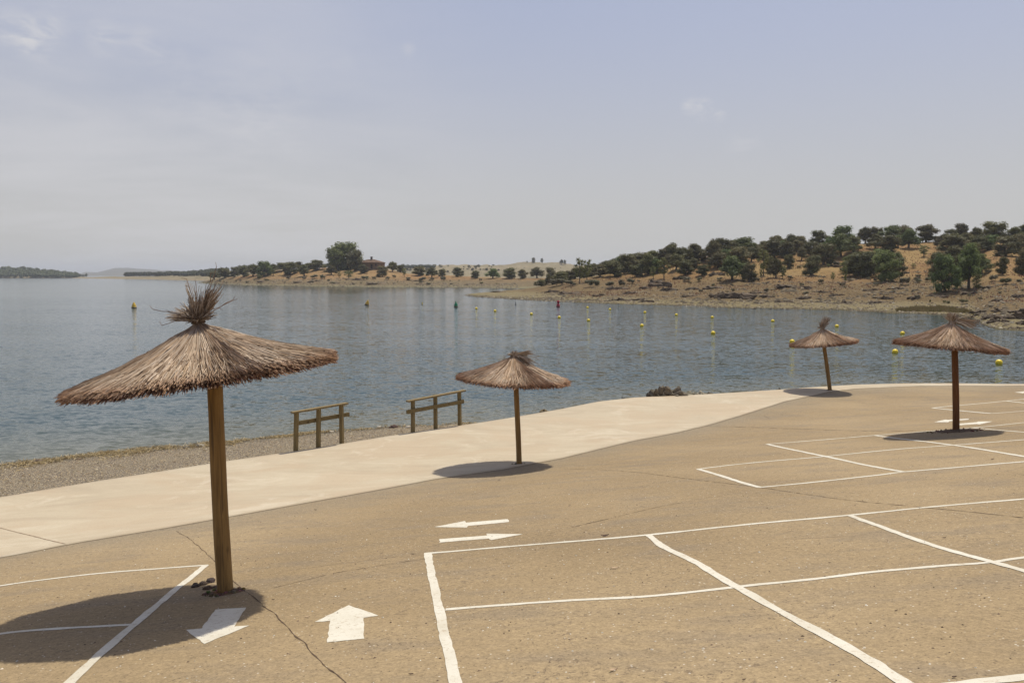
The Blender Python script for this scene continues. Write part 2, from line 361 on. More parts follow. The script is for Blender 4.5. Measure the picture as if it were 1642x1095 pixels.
def mat_land(name, grass, soil, rock, low, zlow, zhigh, fsc=1.0):
    m, g, b = M(name); p = g.pos(); z = g._sep(p)[2]
    n1 = g.noise(p, 0.06*fsc, 6, 0.62); n2 = g.noise(g.mapv(p, (1, 0.6, 1)), 0.5*fsc, 6, 0.7); n3 = g.noise(p, 2.2*fsc, 4, 0.7)
    c = g.mix(g.rng(n1, 0.38, 0.62), grass, soil)
    zz = g.math('ADD', z, g.math('MULTIPLY', g.math('SUBTRACT', n1, 0.5), 4.5))
    lowm = g.rng(zz, zlow, zhigh, 1, 0); c = g.mix(lowm, c, rock)
    c = g.mix(g.math('MULTIPLY', g.rng(n2, 0.54, 0.66), 0.65), c, (rock[0]*0.45, rock[1]*0.45, rock[2]*0.45))
    c = g.mix(g.math('MULTIPLY', g.rng(n2, 0.30, 0.42, 1, 0), 0.45), c, (grass[0]*1.1, grass[1]*1.15, grass[2]*1.3))
    edge = g.rng(g.math('ADD', z, g.math('MULTIPLY', g.math('SUBTRACT', n2, 0.5), 0.7)), 0.35, 0.95, 1, 0); c = g.mix(g.math('MULTIPLY', edge, 0.85), c, low)
    wl = g.rng(z, 0.02, 0.12, 1, 0); c = g.mix(wl, c, (low[0]*0.45, low[1]*0.45, low[2]*0.42))
    fl = g.rng(n3, 0.3, 0.7, 0.72, 1.28, False); c2 = g.n('ShaderNodeCombineColor'); [g.l(fl, c2.inputs[i]) for i in range(3)]
    c = g.mix(0.85, c, c2.outputs[0], 'MULTIPLY')
    g.l(c, b.inputs['Base Color']); b.inputs['Roughness'].default_value = 0.95; b.inputs['Specular IOR Level'].default_value = 0.1
    bp = g.bump(n2, 0.8, 0.8/fsc); bp = g.bump(n3, 0.8, 0.25/fsc, bp); g.l(bp, b.inputs['Normal']); return m

ASPH = mat_asphalt(); CONC = mat_concrete(); GRAV = mat_gravel(); PAINT = mat_paint(); WATER = mat_water()
STONE = mat_tint('weathered stone', 0.9, 0.2, 9, 0.35, 0.02)
ROCKM = mat_tint('dark slate rock', 0.9, 0.2, 1.3, 0.4, 0.1)
THATCH = mat_tint('dry heather thatch', 0.85, 0.15, 0, 0, 0)
POLEW = mat_wood('round brown post', (0.22, 0.128, 0.040), (0.31, 0.185, 0.062), (0.11, 0.060, 0.020))
RAILW = mat_wood('weathered railing wood', (0.17, 0.125, 0.050), (0.235, 0.175, 0.078), (0.09, 0.062, 0.026))
LEAF = mat_tint('foliage', 0.65, 0.2, 0, 0, 0, 0.22)
_t = LEAF.node_tree; _at = [n for n in _t.nodes if n.type == 'ATTRIBUTE'][0]; _oi = _t.nodes.new('ShaderNodeObjectInfo'); _hs = _t.nodes.new('ShaderNodeHueSaturation')
_m1 = _t.nodes.new('ShaderNodeMapRange'); _m1.inputs[3].default_value = 0.80; _m1.inputs[4].default_value = 1.42; _t.links.new(_oi.outputs['Random'], _m1.inputs[0]); _t.links.new(_m1.outputs[0], _hs.inputs['Value'])
_m3 = _t.nodes.new('ShaderNodeMath'); _m3.operation = 'MULTIPLY'; _m3.inputs[1].default_value = 7.31; _t.links.new(_oi.outputs['Random'], _m3.inputs[0]); _m4 = _t.nodes.new('ShaderNodeMath'); _m4.operation = 'FRACT'; _t.links.new(_m3.outputs[0], _m4.inputs[0])
_m2 = _t.nodes.new('ShaderNodeMapRange'); _m2.inputs[3].default_value = 0.455; _m2.inputs[4].default_value = 0.495; _t.links.new(_m4.outputs[0], _m2.inputs[0]); _t.links.new(_m2.outputs[0], _hs.inputs['Hue'])
for _l in list(_at.outputs['Color'].links): _t.links.new(_hs.outputs[0], _l.to_socket)
_t.links.new(_at.outputs['Color'], _hs.inputs['Color'])
BARK = mat_tint('bark', 0.95, 0.1, 3, 0.3)
PLAST = mat_tint('buoy plastic', 0.4, 0.5, 5, 0.08)
CRACKM = mat_tint('crack', 0.95, 0.1, 12, 0.4)
LEAFD = mat_tint('dry litter', 0.8, 0.2)
HILLM = mat_land('dry grass hillside', (0.270, 0.178, 0.074), (0.225, 0.132, 0.055), (0.152, 0.106, 0.053), (0.205, 0.168, 0.090), 2.4, 5.6)
MIDM = mat_land('dry grass far bank', (0.29, 0.19, 0.09), (0.25, 0.145, 0.065), (0.165, 0.125, 0.070), (0.19, 0.165, 0.095), 1.5, 4.5, 0.6)
FARM = mat_land('pale far hills', (0.265, 0.215, 0.130), (0.21, 0.175, 0.105), (0.24, 0.19, 0.115), (0.27, 0.22, 0.145), 0.5, 2, 0.25)
MTNM = mat_tint('mountain scrub', 0.95, 0.1, 0.004, 0.2)

# ---------------------------------------------------------------- near ground surface
def g_raw(x, y):
    pl = 3.11+0.082*x-0.139*y; fl = 0.33; s = 0.22
    m = max(pl, fl); z = m+s*math.log(math.exp((pl-m)/s)+math.exp((fl-m)/s))
    cap = 6.0; s2 = 0.5; m = min(z, cap)
    return m-s2*math.log(math.exp((m-z)/s2)+math.exp((m-cap)/s2))
def gz(x, y): return g_raw(x, y)+0.012*nz(x*0.35, y*0.35)
def hit(px, py, dz=0.0):
    d = ray(px, py); t0 = 1.0; t1 = None; t = 1.0
    prev = t
    while t < 90:
        p = d*t
        if CZ+p.z < gz(p.x, p.y)+dz: t1 = t; break
        prev = t; t += 0.25
    if t1 is None: t1 = 90
    a, b = prev, t1
    for _ in range(30):
        c = (a+b)/2; p = d*c
        if CZ+p.z < gz(p.x, p.y)+dz: b = c
        else: a = c
    p = d*((a+b)/2); return Vector((p.x, p.y, CZ+p.z))
def hitw(px, py, z=0.0):
    d = ray(px, py); t = (z-CZ)/d.z; return Vector((d.x*t, d.y*t, z))

outer_px = [(0, 798), (152, 772.5), (338, 743.5), (500, 719.8), (640, 697), (750, 681), (826, 669), (900, 656), (961, 644), (1016, 637.8), (1083, 635), (1174, 630), (1220, 627), (1297, 621.6), (1374, 617), (1451, 615), (1528, 614.8), (1642, 616)]
inner_px = [(0, 895), (105, 874), (260, 848), (400, 823), (550, 796), (700, 768), (800, 754), (900, 735), (1016, 707), (1089, 693), (1131, 683), (1174, 670.6), (1220, 656), (1258, 644), (1297, 635.7), (1325, 629), (1364, 624), (1426, 621), (1477, 618.8), (1642, 618.6)]
shore_px = [(0, 745), (60, 738), (150, 728), (300, 713.5), (440, 701.4), (498, 695), (564, 688.5), (626, 685), (659, 683), (730, 680)]
outer = [hit(*p).to_2d() for p in outer_px]; inner = [hit(*p).to_2d() for p in inner_px]
def mono(pts):
    out = [pts[0]]
    for p in pts[1:]:
        if p[0] > out[-1][0]+0.05: out.append(p)
    return out
outer = mono([(p.x, p.y) for p in outer]); inner = mono([(p.x, p.y) for p in inner])
# beyond the frame
outer = [(-90, outer[0][1]-16)]+[(-30, outer[0][1]-5.0)]+outer+[(outer[-1][0]+8, outer[-1][1]-0.8), (outer[-1][0]+50, outer[-1][1]-10)]
inner = [(-90, inner[0][1]-16)]+[(-30, inner[0][1]-5.5)]+inner+[(inner[-1][0]+8, inner[-1][1]-1.0), (inner[-1][0]+50, inner[-1][1]-11)]
shore = [(p.x, p.y) for p in [hitw(*q) for q in shore_px]]
shore = [(-90, shore[0][1]-16), (-30, shore[0][1]-5)]+shore
for ox, oy in outer:
    if ox > shore[-1][0]+0.6: shore.append((ox, oy+0.45))
def yo(x): return clampi(outer, x)
def yi(x): return clampi(inner, x)
def ys(x): return clampi(shore, x)+0.22*nz(x*0.9, 3.3)+0.1*nz(x*3.1, 7.7)
def ground_z(x, y):
    e = yo(x)
    if y <= e-0.05: return gz(x, y)-0.10
    s = max(ys(x), e+0.35)
    ez = gz(x, e)-0.05
    if y < s: z = ez*(1-(y-e)/(s-e))
    else: z = -0.13*(y-s)
    z += 0.015*fbm(x*1.5, y*1.5)*min(1, (y-e)*2)
    return max(z, -2.5)
def axis(fine0, fine1, step, far):
    a = []; x = fine0
    while x <= fine1: a.append(x); x += step
    s = step
    x = fine1
    while x < far[1]: s *= 1.35; x += s; a.append(min(x, far[1]))
    s = step; x = fine0
    while x > far[0]: s *= 1.35; x -= s; a.insert(0, max(x, far[0]))
    return a
def grid(name, xs, ys_, fz, mat, smooth=True, tint=None):
    b = MB(); b.smooth = smooth; nx = len(xs)
    vs = [(x, y, fz(x, y)) for y in ys_ for x in xs]
    fs = [(j*nx+i, j*nx+i+1, (j+1)*nx+i+1, (j+1)*nx+i) for j in range(len(ys_)-1) for i in range(nx-1)]
    b.add(vs, fs)
    if tint: b.c = [tint(v[0], v[1]) for v in vs]
    return b.build(name, mat)
def big_ground(x, y):
    return ground_z(x, y) if y < 90 else -2.5
o = grid('ground', axis(-22, 30, 0.3, (-6800, 6800)), axis(8, 42, 0.25, (-6800, 6800)), big_ground, GRAV)
tag(o, kind='structure')
# asphalt and concrete draped between their edges
def strip_sheet(name, fa, fb, xs, rows, dz, mat, tint, skirt_b=0.0, skirt_a=0.0):
    b = MB(); b.smooth = True
    nr = rows+1; vs = []; cs = []
    for x in xs:
        ya, yb = fa(x), fb(x)
        for j in range(nr):
            t = j/rows; y = ya+(yb-ya)*t; vs.append((x, y, gz(x, y)+dz)); cs.append(tint(x, y, t))
    fs = [(i*nr+j, (i+1)*nr+j, (i+1)*nr+j+1, i*nr+j+1) for i in range(len(xs)-1) for j in range(rows)]
    n0 = len(vs)
    if skirt_b:
        for i, x in enumerate(xs):
            v = vs[i*nr+rows]; vs.append((v[0], v[1]+0.01, v[2]-skirt_b)); cs.append((0.7, 0.68, 0.64))
        fs += [(i*nr+rows, (i+1)*nr+rows, n0+i+1, n0+i) for i in range(len(xs)-1)]
    n1 = len(vs)
    if skirt_a:
        for i, x in enumerate(xs):
            v = vs[i*nr]; vs.append((v[0], v[1]-0.004, v[2]-skirt_a)); cs.append((0.4, 0.36, 0.3))
        fs += [((i+1)*nr, i*nr, n1+i, n1+i+1) for i in range(len(xs)-1)]
    b.add(vs, fs); b.c = cs
    return tag(b.build(name, mat), kind='structure')
xsr = axis(-20, 28, 0.2, (-70, 70))
eps = lambda x: 0.03*nz(x*1.3, 1.1)+0.012*nz(x*6, 4.4)
def asph_t(x, y, t):
    d = yi(x)-y
    k = max(0.0, 1-d/2.6); return (k, 0, 0)
strip_sheet('parking_lot', lambda x: -30.0, lambda x: yi(x)+eps(x), xsr, 170, 0.0, ASPH, asph_t, 0.08)
def conc_t(x, y, t):
    k = 1.0-0.07*max(0, 1-t*9)+0.06*max(0, 1-abs(t-0.06)*14)
    if x+1.35*(y-11.3) < -8.9: k *= 0.94
    return (k, k, k)
strip_sheet('concrete_apron', lambda x: yi(x)+eps(x)+0.004, lambda x: yo(x)+0.02*nz(x*2, 9)+0.01, xsr, 26, 0.012, CONC, conc_t, 0.35, 0.012)

# water
def wt(x, y):
    d = y-ys(x)
    return (max(0.0, min(1.0, 1-d/7.0)), 0, 0) if -90 < x < 90 else (0, 0, 0)
o = grid('water', axis(-40, 50, 1.0, (-6500, 6500)), axis(9, 60, 1.0, (5, 6500)), lambda x, y: 0.0, WATER, tint=wt)
tag(o, kind='structure')

# ---------------------------------------------------------------- cracks and joints
def drape_strip(b, pts, wid, dz=0.005, step=0.08, wob=0.006, col=None, surf=gz, widj=0.0):
    """ribbon that follows the ground along world points (x, y)"""
    P = []
    for (x0, y0), (x1, y1) in zip(pts, pts[1:]):
        L = math.hypot(x1-x0, y1-y0); n = max(1, int(L/step))
        for i in range(n): P.append((x0+(x1-x0)*i/n, y0+(y1-y0)*i/n))
    P.append(pts[-1]); n = len(P); sd = random.random()*50
    vs = []
    for i, (x, y) in enumerate(P):
        a = P[max(i-1, 0)]; c = P[min(i+1, n-1)]; dx, dy = c[0]-a[0], c[1]-a[1]; L = math.hypot(dx, dy) or 1
        nx, ny = -dy/L, dx/L
        w = wid/2*(1+widj*nz(i*0.37, sd)*2)
        for s in (1, -1):
            e = s*w+wob*nz(i*0.6, sd+s*9)*2
            qx, qy = x+nx*e, y+ny*e; vs.append((qx, qy, surf(qx, qy)+dz))
    b.add(vs, [(2*i, 2*i+1, 2*i+3, 2*i+2) for i in range(n-1)], col)
def W2(pts): 
    r = []
    for p in pts: q = hit(*p); r.append((q.x, q.y))
    return r
def smooth_pts(pts, k=6):
    """Catmull-Rom through world points"""
    if len(pts) < 3: return pts
    P = [pts[0]]+list(pts)+[pts[-1]]; out = []
    for i in range(1, len(P)-2):
        p0, p1, p2, p3 = P[i-1], P[i], P[i+1], P[i+2]
        for j in range(k):
            t = j/k
            out.append(tuple(0.5*((2*p1[a])+(-p0[a]+p2[a])*t+(2*p0[a]-5*p1[a]+4*p2[a]-p3[a])*t*t+(-p0[a]+3*p1[a]-3*p2[a]+p3[a])*t**3) for a in (0, 1)))
    out.append(pts[-1]); return out
def wobble(pts, amp, sc=1.0):
    sd = random.random()*90
    return [(x+amp*nz(x*sc, y*sc, sd), y+amp*nz(x*sc, y*sc, sd+7)) for x, y in pts]
random.seed(5)
cracks = [([(283, 851), (310, 868), (340, 895), (375, 932), (420, 968), (460, 1004), (505, 1052), (553, 1095), (600, 1140)], 0.008, 'dark open crack running past the foot of the nearest umbrella'),
          ([(440, 942), (540, 918), (640, 902), (684, 895)], 0.007, 'thin hairline crack between the near umbrella and the bay corner'),
          ([(900, 752), (960, 753), (1030, 758), (1090, 766), (1190, 778), (1250, 786), (1330, 798), (1420, 808), (1530, 818), (1640, 830)], 0.012, 'long thin crack crossing the far bay corner'),
          ([(1134, 683.5), (1200, 685), (1290, 688), (1400, 691), (1480, 690)], 0.03, 'dark joint leaving the concrete edge towards the right umbrella'),
          ([(880, 855), (960, 835), (1060, 812), (1180, 790)], 0.006, 'faint hairline crack above the long bay line')]
for k, (pp, w, lb) in enumerate(cracks):
    b = MB(); b.cur = (0.11, 0.075, 0.05)
    pts = smooth_pts(W2(pp), 14); pts = wobble(pts, 0.022, 3.0)
    drape_strip(b, pts, w, 0.003, 0.04, 0.0035, None, gz, 1.0)
    tag(b.build('crack', CRACKM), lb, 'crack', 'cracks in the asphalt')
b = MB(); b.cur = (0.30, 0.22, 0.15)
drape_strip(b, W2([(-60, 832), (0, 847), (52, 860), (105, 873)]), 0.022, 0.016, 0.08, 0.004)
tag(b.build('joint', CRACKM), 'dark construction joint across the concrete apron at far left', 'joint')
b = MB(); b.cur = (0.50, 0.39, 0.27)
drape_strip(b, W2([(1130, 640), (1174, 638.5), (1230, 638), (1290, 637)]), 0.05, 0.016, 0.1, 0.006)
tag(b.build('joint', CRACKM), 'pale pour joint in the concrete apron near the leaning umbrella', 'joint')

# ---------------------------------------------------------------- painted bay lines and arrows
def line(b, pp, w, dz=0.003, wob=0.005):
    drape_strip(b, wobble(smooth_pts(W2(pp), 6), 0.012, 1.7), w, dz, 0.07, wob, (1, 1, 1), gz, 0.10)
random.seed(11)
b = MB()
line(b, [(-260, 985), (-120, 957), (0, 939), (60, 930.5), (160, 919), (260, 911), (332, 906)], 0.065)
line(b, [(330, 906), (270, 955), (213, 1003), (162, 1047), (112, 1095), (20, 1185)], 0.085, 0.0045)
line(b, [(-260, 1052), (-120, 1033), (0, 1016), (60, 1010), (140, 1005), (211, 1001)], 0.065)
tag(b.build('bay_lines', PAINT), 'white bay lines partly under the shadow of the nearest umbrella', 'road marking', 'painted bay lines')
b = MB()
line(b, [(681, 887.5), (860, 872.5), (1035, 858), (1200, 840.5), (1360, 826), (1500, 812), (1642, 800), (1850, 783)], 0.075)
line(b, [(685.5, 886), (698, 950), (711, 1010), (720, 1050), (729, 1095), (748, 1190)], 0.082, 0.0045)
line(b, [(714, 977), (800, 970.5), (900, 963.5), (1050, 955), (1180, 940.5), (1300, 929), (1400, 917), (1500, 908), (1590, 901), (1642, 893.5), (1850, 868)], 0.062)
line(b, [(1040, 858), (1065, 877), (1110, 899), (1180, 940), (1250, 980), (1330, 1022), (1400, 1061), (1450, 1095), (1590, 1185)], 0.082, 0.0045)
line(b, [(1362, 826), (1430, 851), (1500, 875.5), (1592, 901), (1642, 915), (1850, 975)], 0.075, 0.0045)
line(b, [(1380, 1117), (1545, 1096), (1642, 1085), (1850, 1063)], 0.085)
tag(b.build('bay_lines', PAINT), 'grid of wide white bay lines filling the right foreground', 'road marking', 'painted bay lines')
b = MB()
line(b, [(1118, 752), (1200, 742.5), (1320, 732), (1430, 721), (1530, 713.5), (1642, 705), (1800, 694)], 0.085)
line(b, [(1120, 752), (1160, 764), (1190, 774), (1218, 781.5)], 0.09, 0.0045)
line(b, [(1216, 781.5), (1300, 773.5), (1400, 762.5), (1450, 756.5), (1550, 748), (1642, 740), (1800, 728)], 0.085)
line(b, [(1230, 712), (1320, 705), (1402, 698), (1500, 690.5), (1579, 684), (1642, 677.5), (1800, 662)], 0.085)
line(b, [(1230, 712), (1322, 731.5), (1380, 744), (1452, 757)], 0.085, 0.0045)
line(b, [(1402, 698), (1515, 712), (1642, 732), (1800, 757)], 0.085, 0.0045)
line(b, [(1560, 686), (1642, 693), (1800, 707)], 0.07, 0.0045)
tag(b.build('bay_lines', PAINT), 'thin white bay lines around the shadow of the right umbrella', 'road marking', 'painted bay lines')
b = MB()
line(b, [(1495, 654), (1560, 648), (1612, 643), (1642, 640), (1800, 624)], 0.10)
line(b, [(1495, 654), (1540, 658.5), (1590, 663)], 0.10, 0.0045)
line(b, [(1590, 663), (1642, 659), (1800, 647)], 0.10)
line(b, [(1614, 643), (1642, 646), (1740, 656)], 0.09, 0.0045)
tag(b.build('bay_lines', PAINT), 'most distant white bay lines near the water edge at right', 'road marking', 'painted bay lines')
arrows = [([(559.3, 970), (607.4, 986.7), (584, 990.3), (583, 1023.8), (524.5, 1029.6), (529, 994.9), (504.4, 997.3)], 'white arrow in the foreground pointing away, fully in the sun'),
          ([(394.3, 974), (345, 977), (323.7, 1007.6), (297.5, 1010), (327.3, 1032.2), (399.8, 1002.7), (376, 1004)], 'white arrow pointing towards the viewer, half in umbrella shade'),
          ([(696.3, 844.8), (745.3, 835.3), (747.7, 837.8), (814.7, 832), (816.9, 836.8), (750.2, 843.2), (748.4, 845.7)], 'long white arrow pointing left, above its twin before the bays'),
          ([(704.2, 864.3), (780, 858.5), (780.6, 855.4), (838.5, 856.3), (786.7, 866), (784.3, 863.3), (705.1, 869.7)], 'long white arrow pointing right, just above the bay corner'),
          ([(1497.6, 676.8), (1515.6, 672.7), (1520, 673.2), (1554, 671.2), (1552.5, 672.9), (1523, 675.2), (1520.7, 676.8)], 'distant white arrow pointing left behind the right umbrella post'),
          ([(1538, 679.2), (1567, 676.8), (1568, 675.8), (1591.9, 675.6), (1569.5, 680.6), (1567, 679.8), (1538, 681.9)], 'distant white arrow pointing right beside the right umbrella post'),
          ([(1627, 629), (1642, 627.5), (1643, 628.2), (1666, 627), (1666, 628.5), (1643, 630), (1640, 630.5)], 'most distant white arrow at the right edge of the lot')]
import bmesh
for pp, lb in arrows:
    bm = bmesh.new()
    P = [hit(*p) for p in pp]
    vs = [bm.verts.new((q.x, q.y, 0)) for q in P]
    f = bm.faces.new(vs); bmesh.ops.triangulate(bm, faces=[f])
    for _ in range(3): bmesh.ops.subdivide_edges(bm, edges=bm.edges[:], cuts=1, use_grid_fill=True)
    for v in bm.verts:
        if v.is_boundary:
            v.co.x += 0.014*nz(v.co.x*11, v.co.y*11, 1); v.co.y += 0.014*nz(v.co.x*11, v.co.y*11, 2)
        v.co.z = gz(v.co.x, v.co.y)+0.003
    for f in bm.faces:
        if f.normal.z < 0: f.normal_flip()
    me = bpy.data.meshes.new('painted_arrow'); bm.to_mesh(me); bm.free(); me.materials.append(PAINT)
    o = bpy.data.objects.new('painted_arrow', me); COL.objects.link(o); tag(o, lb, 'road marking', 'painted direction arrows')

# ---------------------------------------------------------------- stones
def stone_mb(seed, sub=2, flat=0.6, rough=0.35, col=(0.2, 0.16, 0.12), vary=0.2):
    bm = bmesh.new(); bmesh.ops.create_icosphere(bm, subdivisions=sub, radius=1)
    b = MB()
    rnd = random.Random(seed)
    for v in bm.verts:
        p = v.co; d = 1+rough*noise.noise(p*1.3+Vector((seed*3.1, 0, 0)))+rough*0.5*noise.noise(p*3.1+Vector((0, seed, 0)))
        c = noise.cell_vector(p*1.1+Vector((seed, seed, 0)))
        v.co = Vector((p.x*d*(1+0.12*c.x), p.y*d*0.85, max(p.z, -0.55)*d*flat))
    vs = [v.co.copy() for v in bm.verts]; fs = [[v.index for v in f.verts] for f in bm.faces]; bm.free()
    b.add(vs, fs, col)
    return b
def put_stone(name, px, py, wpx, label, group, seed, col, flat=0.6, mat=None, surf='g', cat='stone'):
    P = hit(px, py) if surf == 'g' else hitw(px, py, 0.02)
    if surf == 'b':
        # on the beach: march onto the ground sheet
        d = ray(px, py); t = 8
        while t < 60:
            q = d*t
            if CZ+q.z < ground_z(q.x, q.y): break
            t += 0.05
        P = Vector((d.x*t, d.y*t, CZ+d.z*t))
    s = wpx*P.y/F/2
    o = stone_mb(seed, 3 if wpx > 12 else 2, flat, 0.4, col).build(name, mat or STONE)
    o.location = P+Vector((0, 0, s*flat*0.25)); o.scale = (s, s, s); o.rotation_euler = (0, 0, seed*1.7)
    return tag(o, label, cat, group)
random.seed(3)
us = [(314, 940, 15, (0.10, 0.075, 0.06), 'leftmost dark stone of the heap beside the near umbrella post'),
      (325, 937, 13, (0.14, 0.10, 0.075), 'rounded brown stone in the heap beside the near umbrella post'),
      (338, 933, 17, (0.075, 0.055, 0.05), 'tallest dark stone of the heap beside the near umbrella post'),
      (334, 944, 14, (0.13, 0.085, 0.06), 'low reddish stone in front of the heap by the near post'),
      (346, 942, 10, (0.17, 0.12, 0.09), 'small pale stone between the heap and the near post'),
      (355, 950, 12, (0.20, 0.12, 0.085), 'reddish stone touching the front of the near post'),
      (374, 949, 14, (0.085, 0.055, 0.045), 'dark stone on the right side of the near post'),
      (384, 947, 9, (0.11, 0.07, 0.05), 'small dark stone furthest right of the near post')]
for k, (x, y, w, c, lb) in enumerate(us): put_stone('stone', x, y, w, lb, 'stones around the near umbrella post', k+1, c, 0.62)
bs = [(48, 735, 18, (0.10, 0.07, 0.05), 'dark pointed stone at the waterline, far left'), (62, 741, 16, (0.15, 0.11, 0.08), 'flat dark stone in front of the pointed one, far left'),
      (126, 737, 10, (0.22, 0.16, 0.10), 'small tan stone on the weed line at left'), (299, 718, 12, (0.14, 0.12, 0.09), 'grey stone on the beach just left of the near post'),
      (320, 716, 14, (0.30, 0.26, 0.20), 'pale flat stone on the beach touching the near post'),
      (528, 690, 13, (0.17, 0.10, 0.07), 'reddish stone on the waterline right of the left railing'), (531, 693, 9, (0.42, 0.36, 0.28), 'white stone in front of the reddish waterline stone'),
      (557, 688.5, 8, (0.07, 0.05, 0.04), 'small black stone on the waterline between the railings'), (609, 685.5, 10, (0.45, 0.40, 0.32), 'pale stone on the waterline between the railings'),
      (631, 686, 15, (0.075, 0.045, 0.035), 'biggest dark brown stone on the waterline between the railings'), (655, 685.5, 9, (0.45, 0.40, 0.33), 'white stone just left of the right railing')]
for k, (x, y, w, c, lb) in enumerate(bs): put_stone('stone', x, y, w, lb, 'stones along the beach waterline', k+20, c, 0.5, surf='b')
# soil heap at the right umbrella
# rocks beyond the concrete edge
rk = [(1041, 636, 13, 0.6, (0.085, 0.07, 0.05), 'small dark rock left of the rock heap past the apron'), (1057, 635, 22, 0.95, (0.15, 0.125, 0.09), 'brown jagged rock in the heap beyond the apron edge'),
      (1078, 634, 30, 0.80, (0.17, 0.14, 0.10), 'largest jagged rock of the heap beyond the apron edge'), (1067, 636, 20, 0.72, (0.20, 0.165, 0.11), 'brown rock at the front of the heap beyond the apron'),
      (1094, 634, 18, 0.5, (0.22, 0.18, 0.125), 'low rock on the right end of the heap beyond the apron'), (1108, 632.5, 20, 0.35, (0.24, 0.21, 0.15), 'flat grey slab right of the rock heap'),
      (1124, 631.5, 16, 0.3, (0.30, 0.26, 0.19), 'pale flat slab, second right of the rock heap'), (1138, 631.5, 12, 0.3, (0.22, 0.18, 0.12), 'small tan slab furthest right of the rock heap'),
      (874, 660.5, 16, 0.45, (0.22, 0.17, 0.10), 'tan rock showing over the apron edge right of the second umbrella'), (998, 640, 5, 0.8, (0.07, 0.06, 0.05), 'tiny dark stone on the apron edge left of the rock heap'),
      (1250, 625.5, 8, 0.5, (0.08, 0.07, 0.055), 'small dark stone on the apron edge left of the leaning umbrella')]
for k, (x, y, w, fl, c, lb) in enumerate(rk):
    d = ray(x, y-2); t = 10
    while t < 60 and (d*t).y < yo((d*t).x)+0.28: t += 0.05
    P = d*t; s = w*P.y/F/2
    z = ground_z(P.x, P.y)
    top = CZ+(ray(x, y-w*0.45*fl-1)*t).z
    hh = max(0.1, top-z)
    o = stone_mb(k+40, 4, 1.0, 1.25 if fl > .7 else 0.6, c).build('rock', STONE)
    o.location = (P.x, P.y, z+hh*0.35); o.scale = (s, s, hh*0.62); o.rotation_euler = (0, 0, k*1.3)
    tag(o, lb, 'rock', 'rocks past the apron edge')

# pebbles and grit
def scatter_pebbles(name, n, place, smin, smax, cols, label, cat, seed, flat=0.6):
    rnd = random.Random(seed); b = MB()
    for _ in range(n):
        q = place(rnd)
        if q is None: continue
        x, y, z = q; s = smin*(smax/smin)**(rnd.random()**1.6); c = rnd.choice(cols); k = 0.75+0.5*rnd.random(); a = rnd.random()*6.28
        vs = []
        for dx, dy, dz in ((1, 0, 0), (0.25, 0.9, 0.1), (-0.8, 0.45, 0), (-0.7, -0.6, 0.1), (0.4, -0.8, 0), (0.1, 0.05, 1), (0, 0, -0.6)):
            dx *= 0.8+0.4*rnd.random(); dy *= 0.6+0.4*rnd.random()
            vs.append((x+s*(dx*math.cos(a)-dy*math.sin(a)), y+s*(dx*math.sin(a)+dy*math.cos(a)), z+s*dz*flat))
        b.add(vs, [(0, 1, 5), (1, 2, 5), (2, 3, 5), (3, 4, 5), (4, 0, 5), (1, 0, 6), (2, 1, 6), (3, 2, 6), (4, 3, 6), (0, 4, 6)], (c[0]*k, c[1]*k, c[2]*k))
    return tag(b.build(name, STONE), label, cat, None, 'stuff')
def pl_beach(r):
    x = -17+r.random()*18.5; e = yo(x)+0.05; s = ys(x)+0.15
    if s < e+0.1: return None
    y = e+(s-e)*r.random(); return x, y, ground_z(x, y)+0.005
scatter_pebbles('gravel', 15000, pl_beach, 0.007, 0.032, [(0.38, 0.295, 0.18), (0.33, 0.25, 0.15), (0.45, 0.36, 0.235), (0.20, 0.15, 0.095), (0.48, 0.41, 0.29), (0.33, 0.24, 0.15)], 'loose grey brown gravel of the narrow beach', 'gravel', 1)
def pl_lot(r):
    y = 3.5+14*r.random()**1.5; x = (-0.72+1.44*r.random())*(y+1)
    if y > yi(x)-0.1: return None
    return x, y, gz(x, y)+0.001
scatter_pebbles('grit', 3200, pl_lot, 0.0032, 0.014, [(0.55, 0.48, 0.38), (0.10, 0.07, 0.05), (0.25, 0.18, 0.12), (0.65, 0.6, 0.5), (0.16, 0.11, 0.08)], 'loose grit scattered over the dusty asphalt', 'grit', 2)
# dry weed line
rnd = random.Random(9); b = MB()
for _ in range(9000):
    x = -16+rnd.random()*17
    if x > -6.0 and rnd.random() < 0.55: continue
    w = 0.75 if x < -8.0 else (0.25 if x < -5.5 else 0.10)
    y = ys(x)-0.02-abs(rnd.gauss(0, w))*(0.4+1.6*abs(nz(x*0.8, 2.2))); dens = nz(x*1.1, 5.5)
    if dens < -0.12 and rnd.random() < 0.75: continue
    z = ground_z(x, y)+0.012*rnd.random(); L = (0.05+0.09*rnd.random())*(1.4 if x < -8 else 1); a = rnd.random()*6.28; el = rnd.random()*0.6
    q = Vector((math.cos(a)*math.cos(el), math.sin(a)*math.cos(el), math.sin(el)))*L
    c = rnd.choice([(0.48, 0.36, 0.18), (0.56, 0.44, 0.25), (0.34, 0.25, 0.12), (0.22, 0.17, 0.08), (0.52, 0.42, 0.26)])
    p = Vector((x, y, z)); b.tube([p, p+q*0.5+Vector((0, 0, 0.02)), p+q], [0.007, 0.006, 0.003], 3, False, c)
tag(b.build('dry_weed', LEAFD), 'straw coloured dry weed washed up along the waterline', 'dry weed', None, 'stuff')
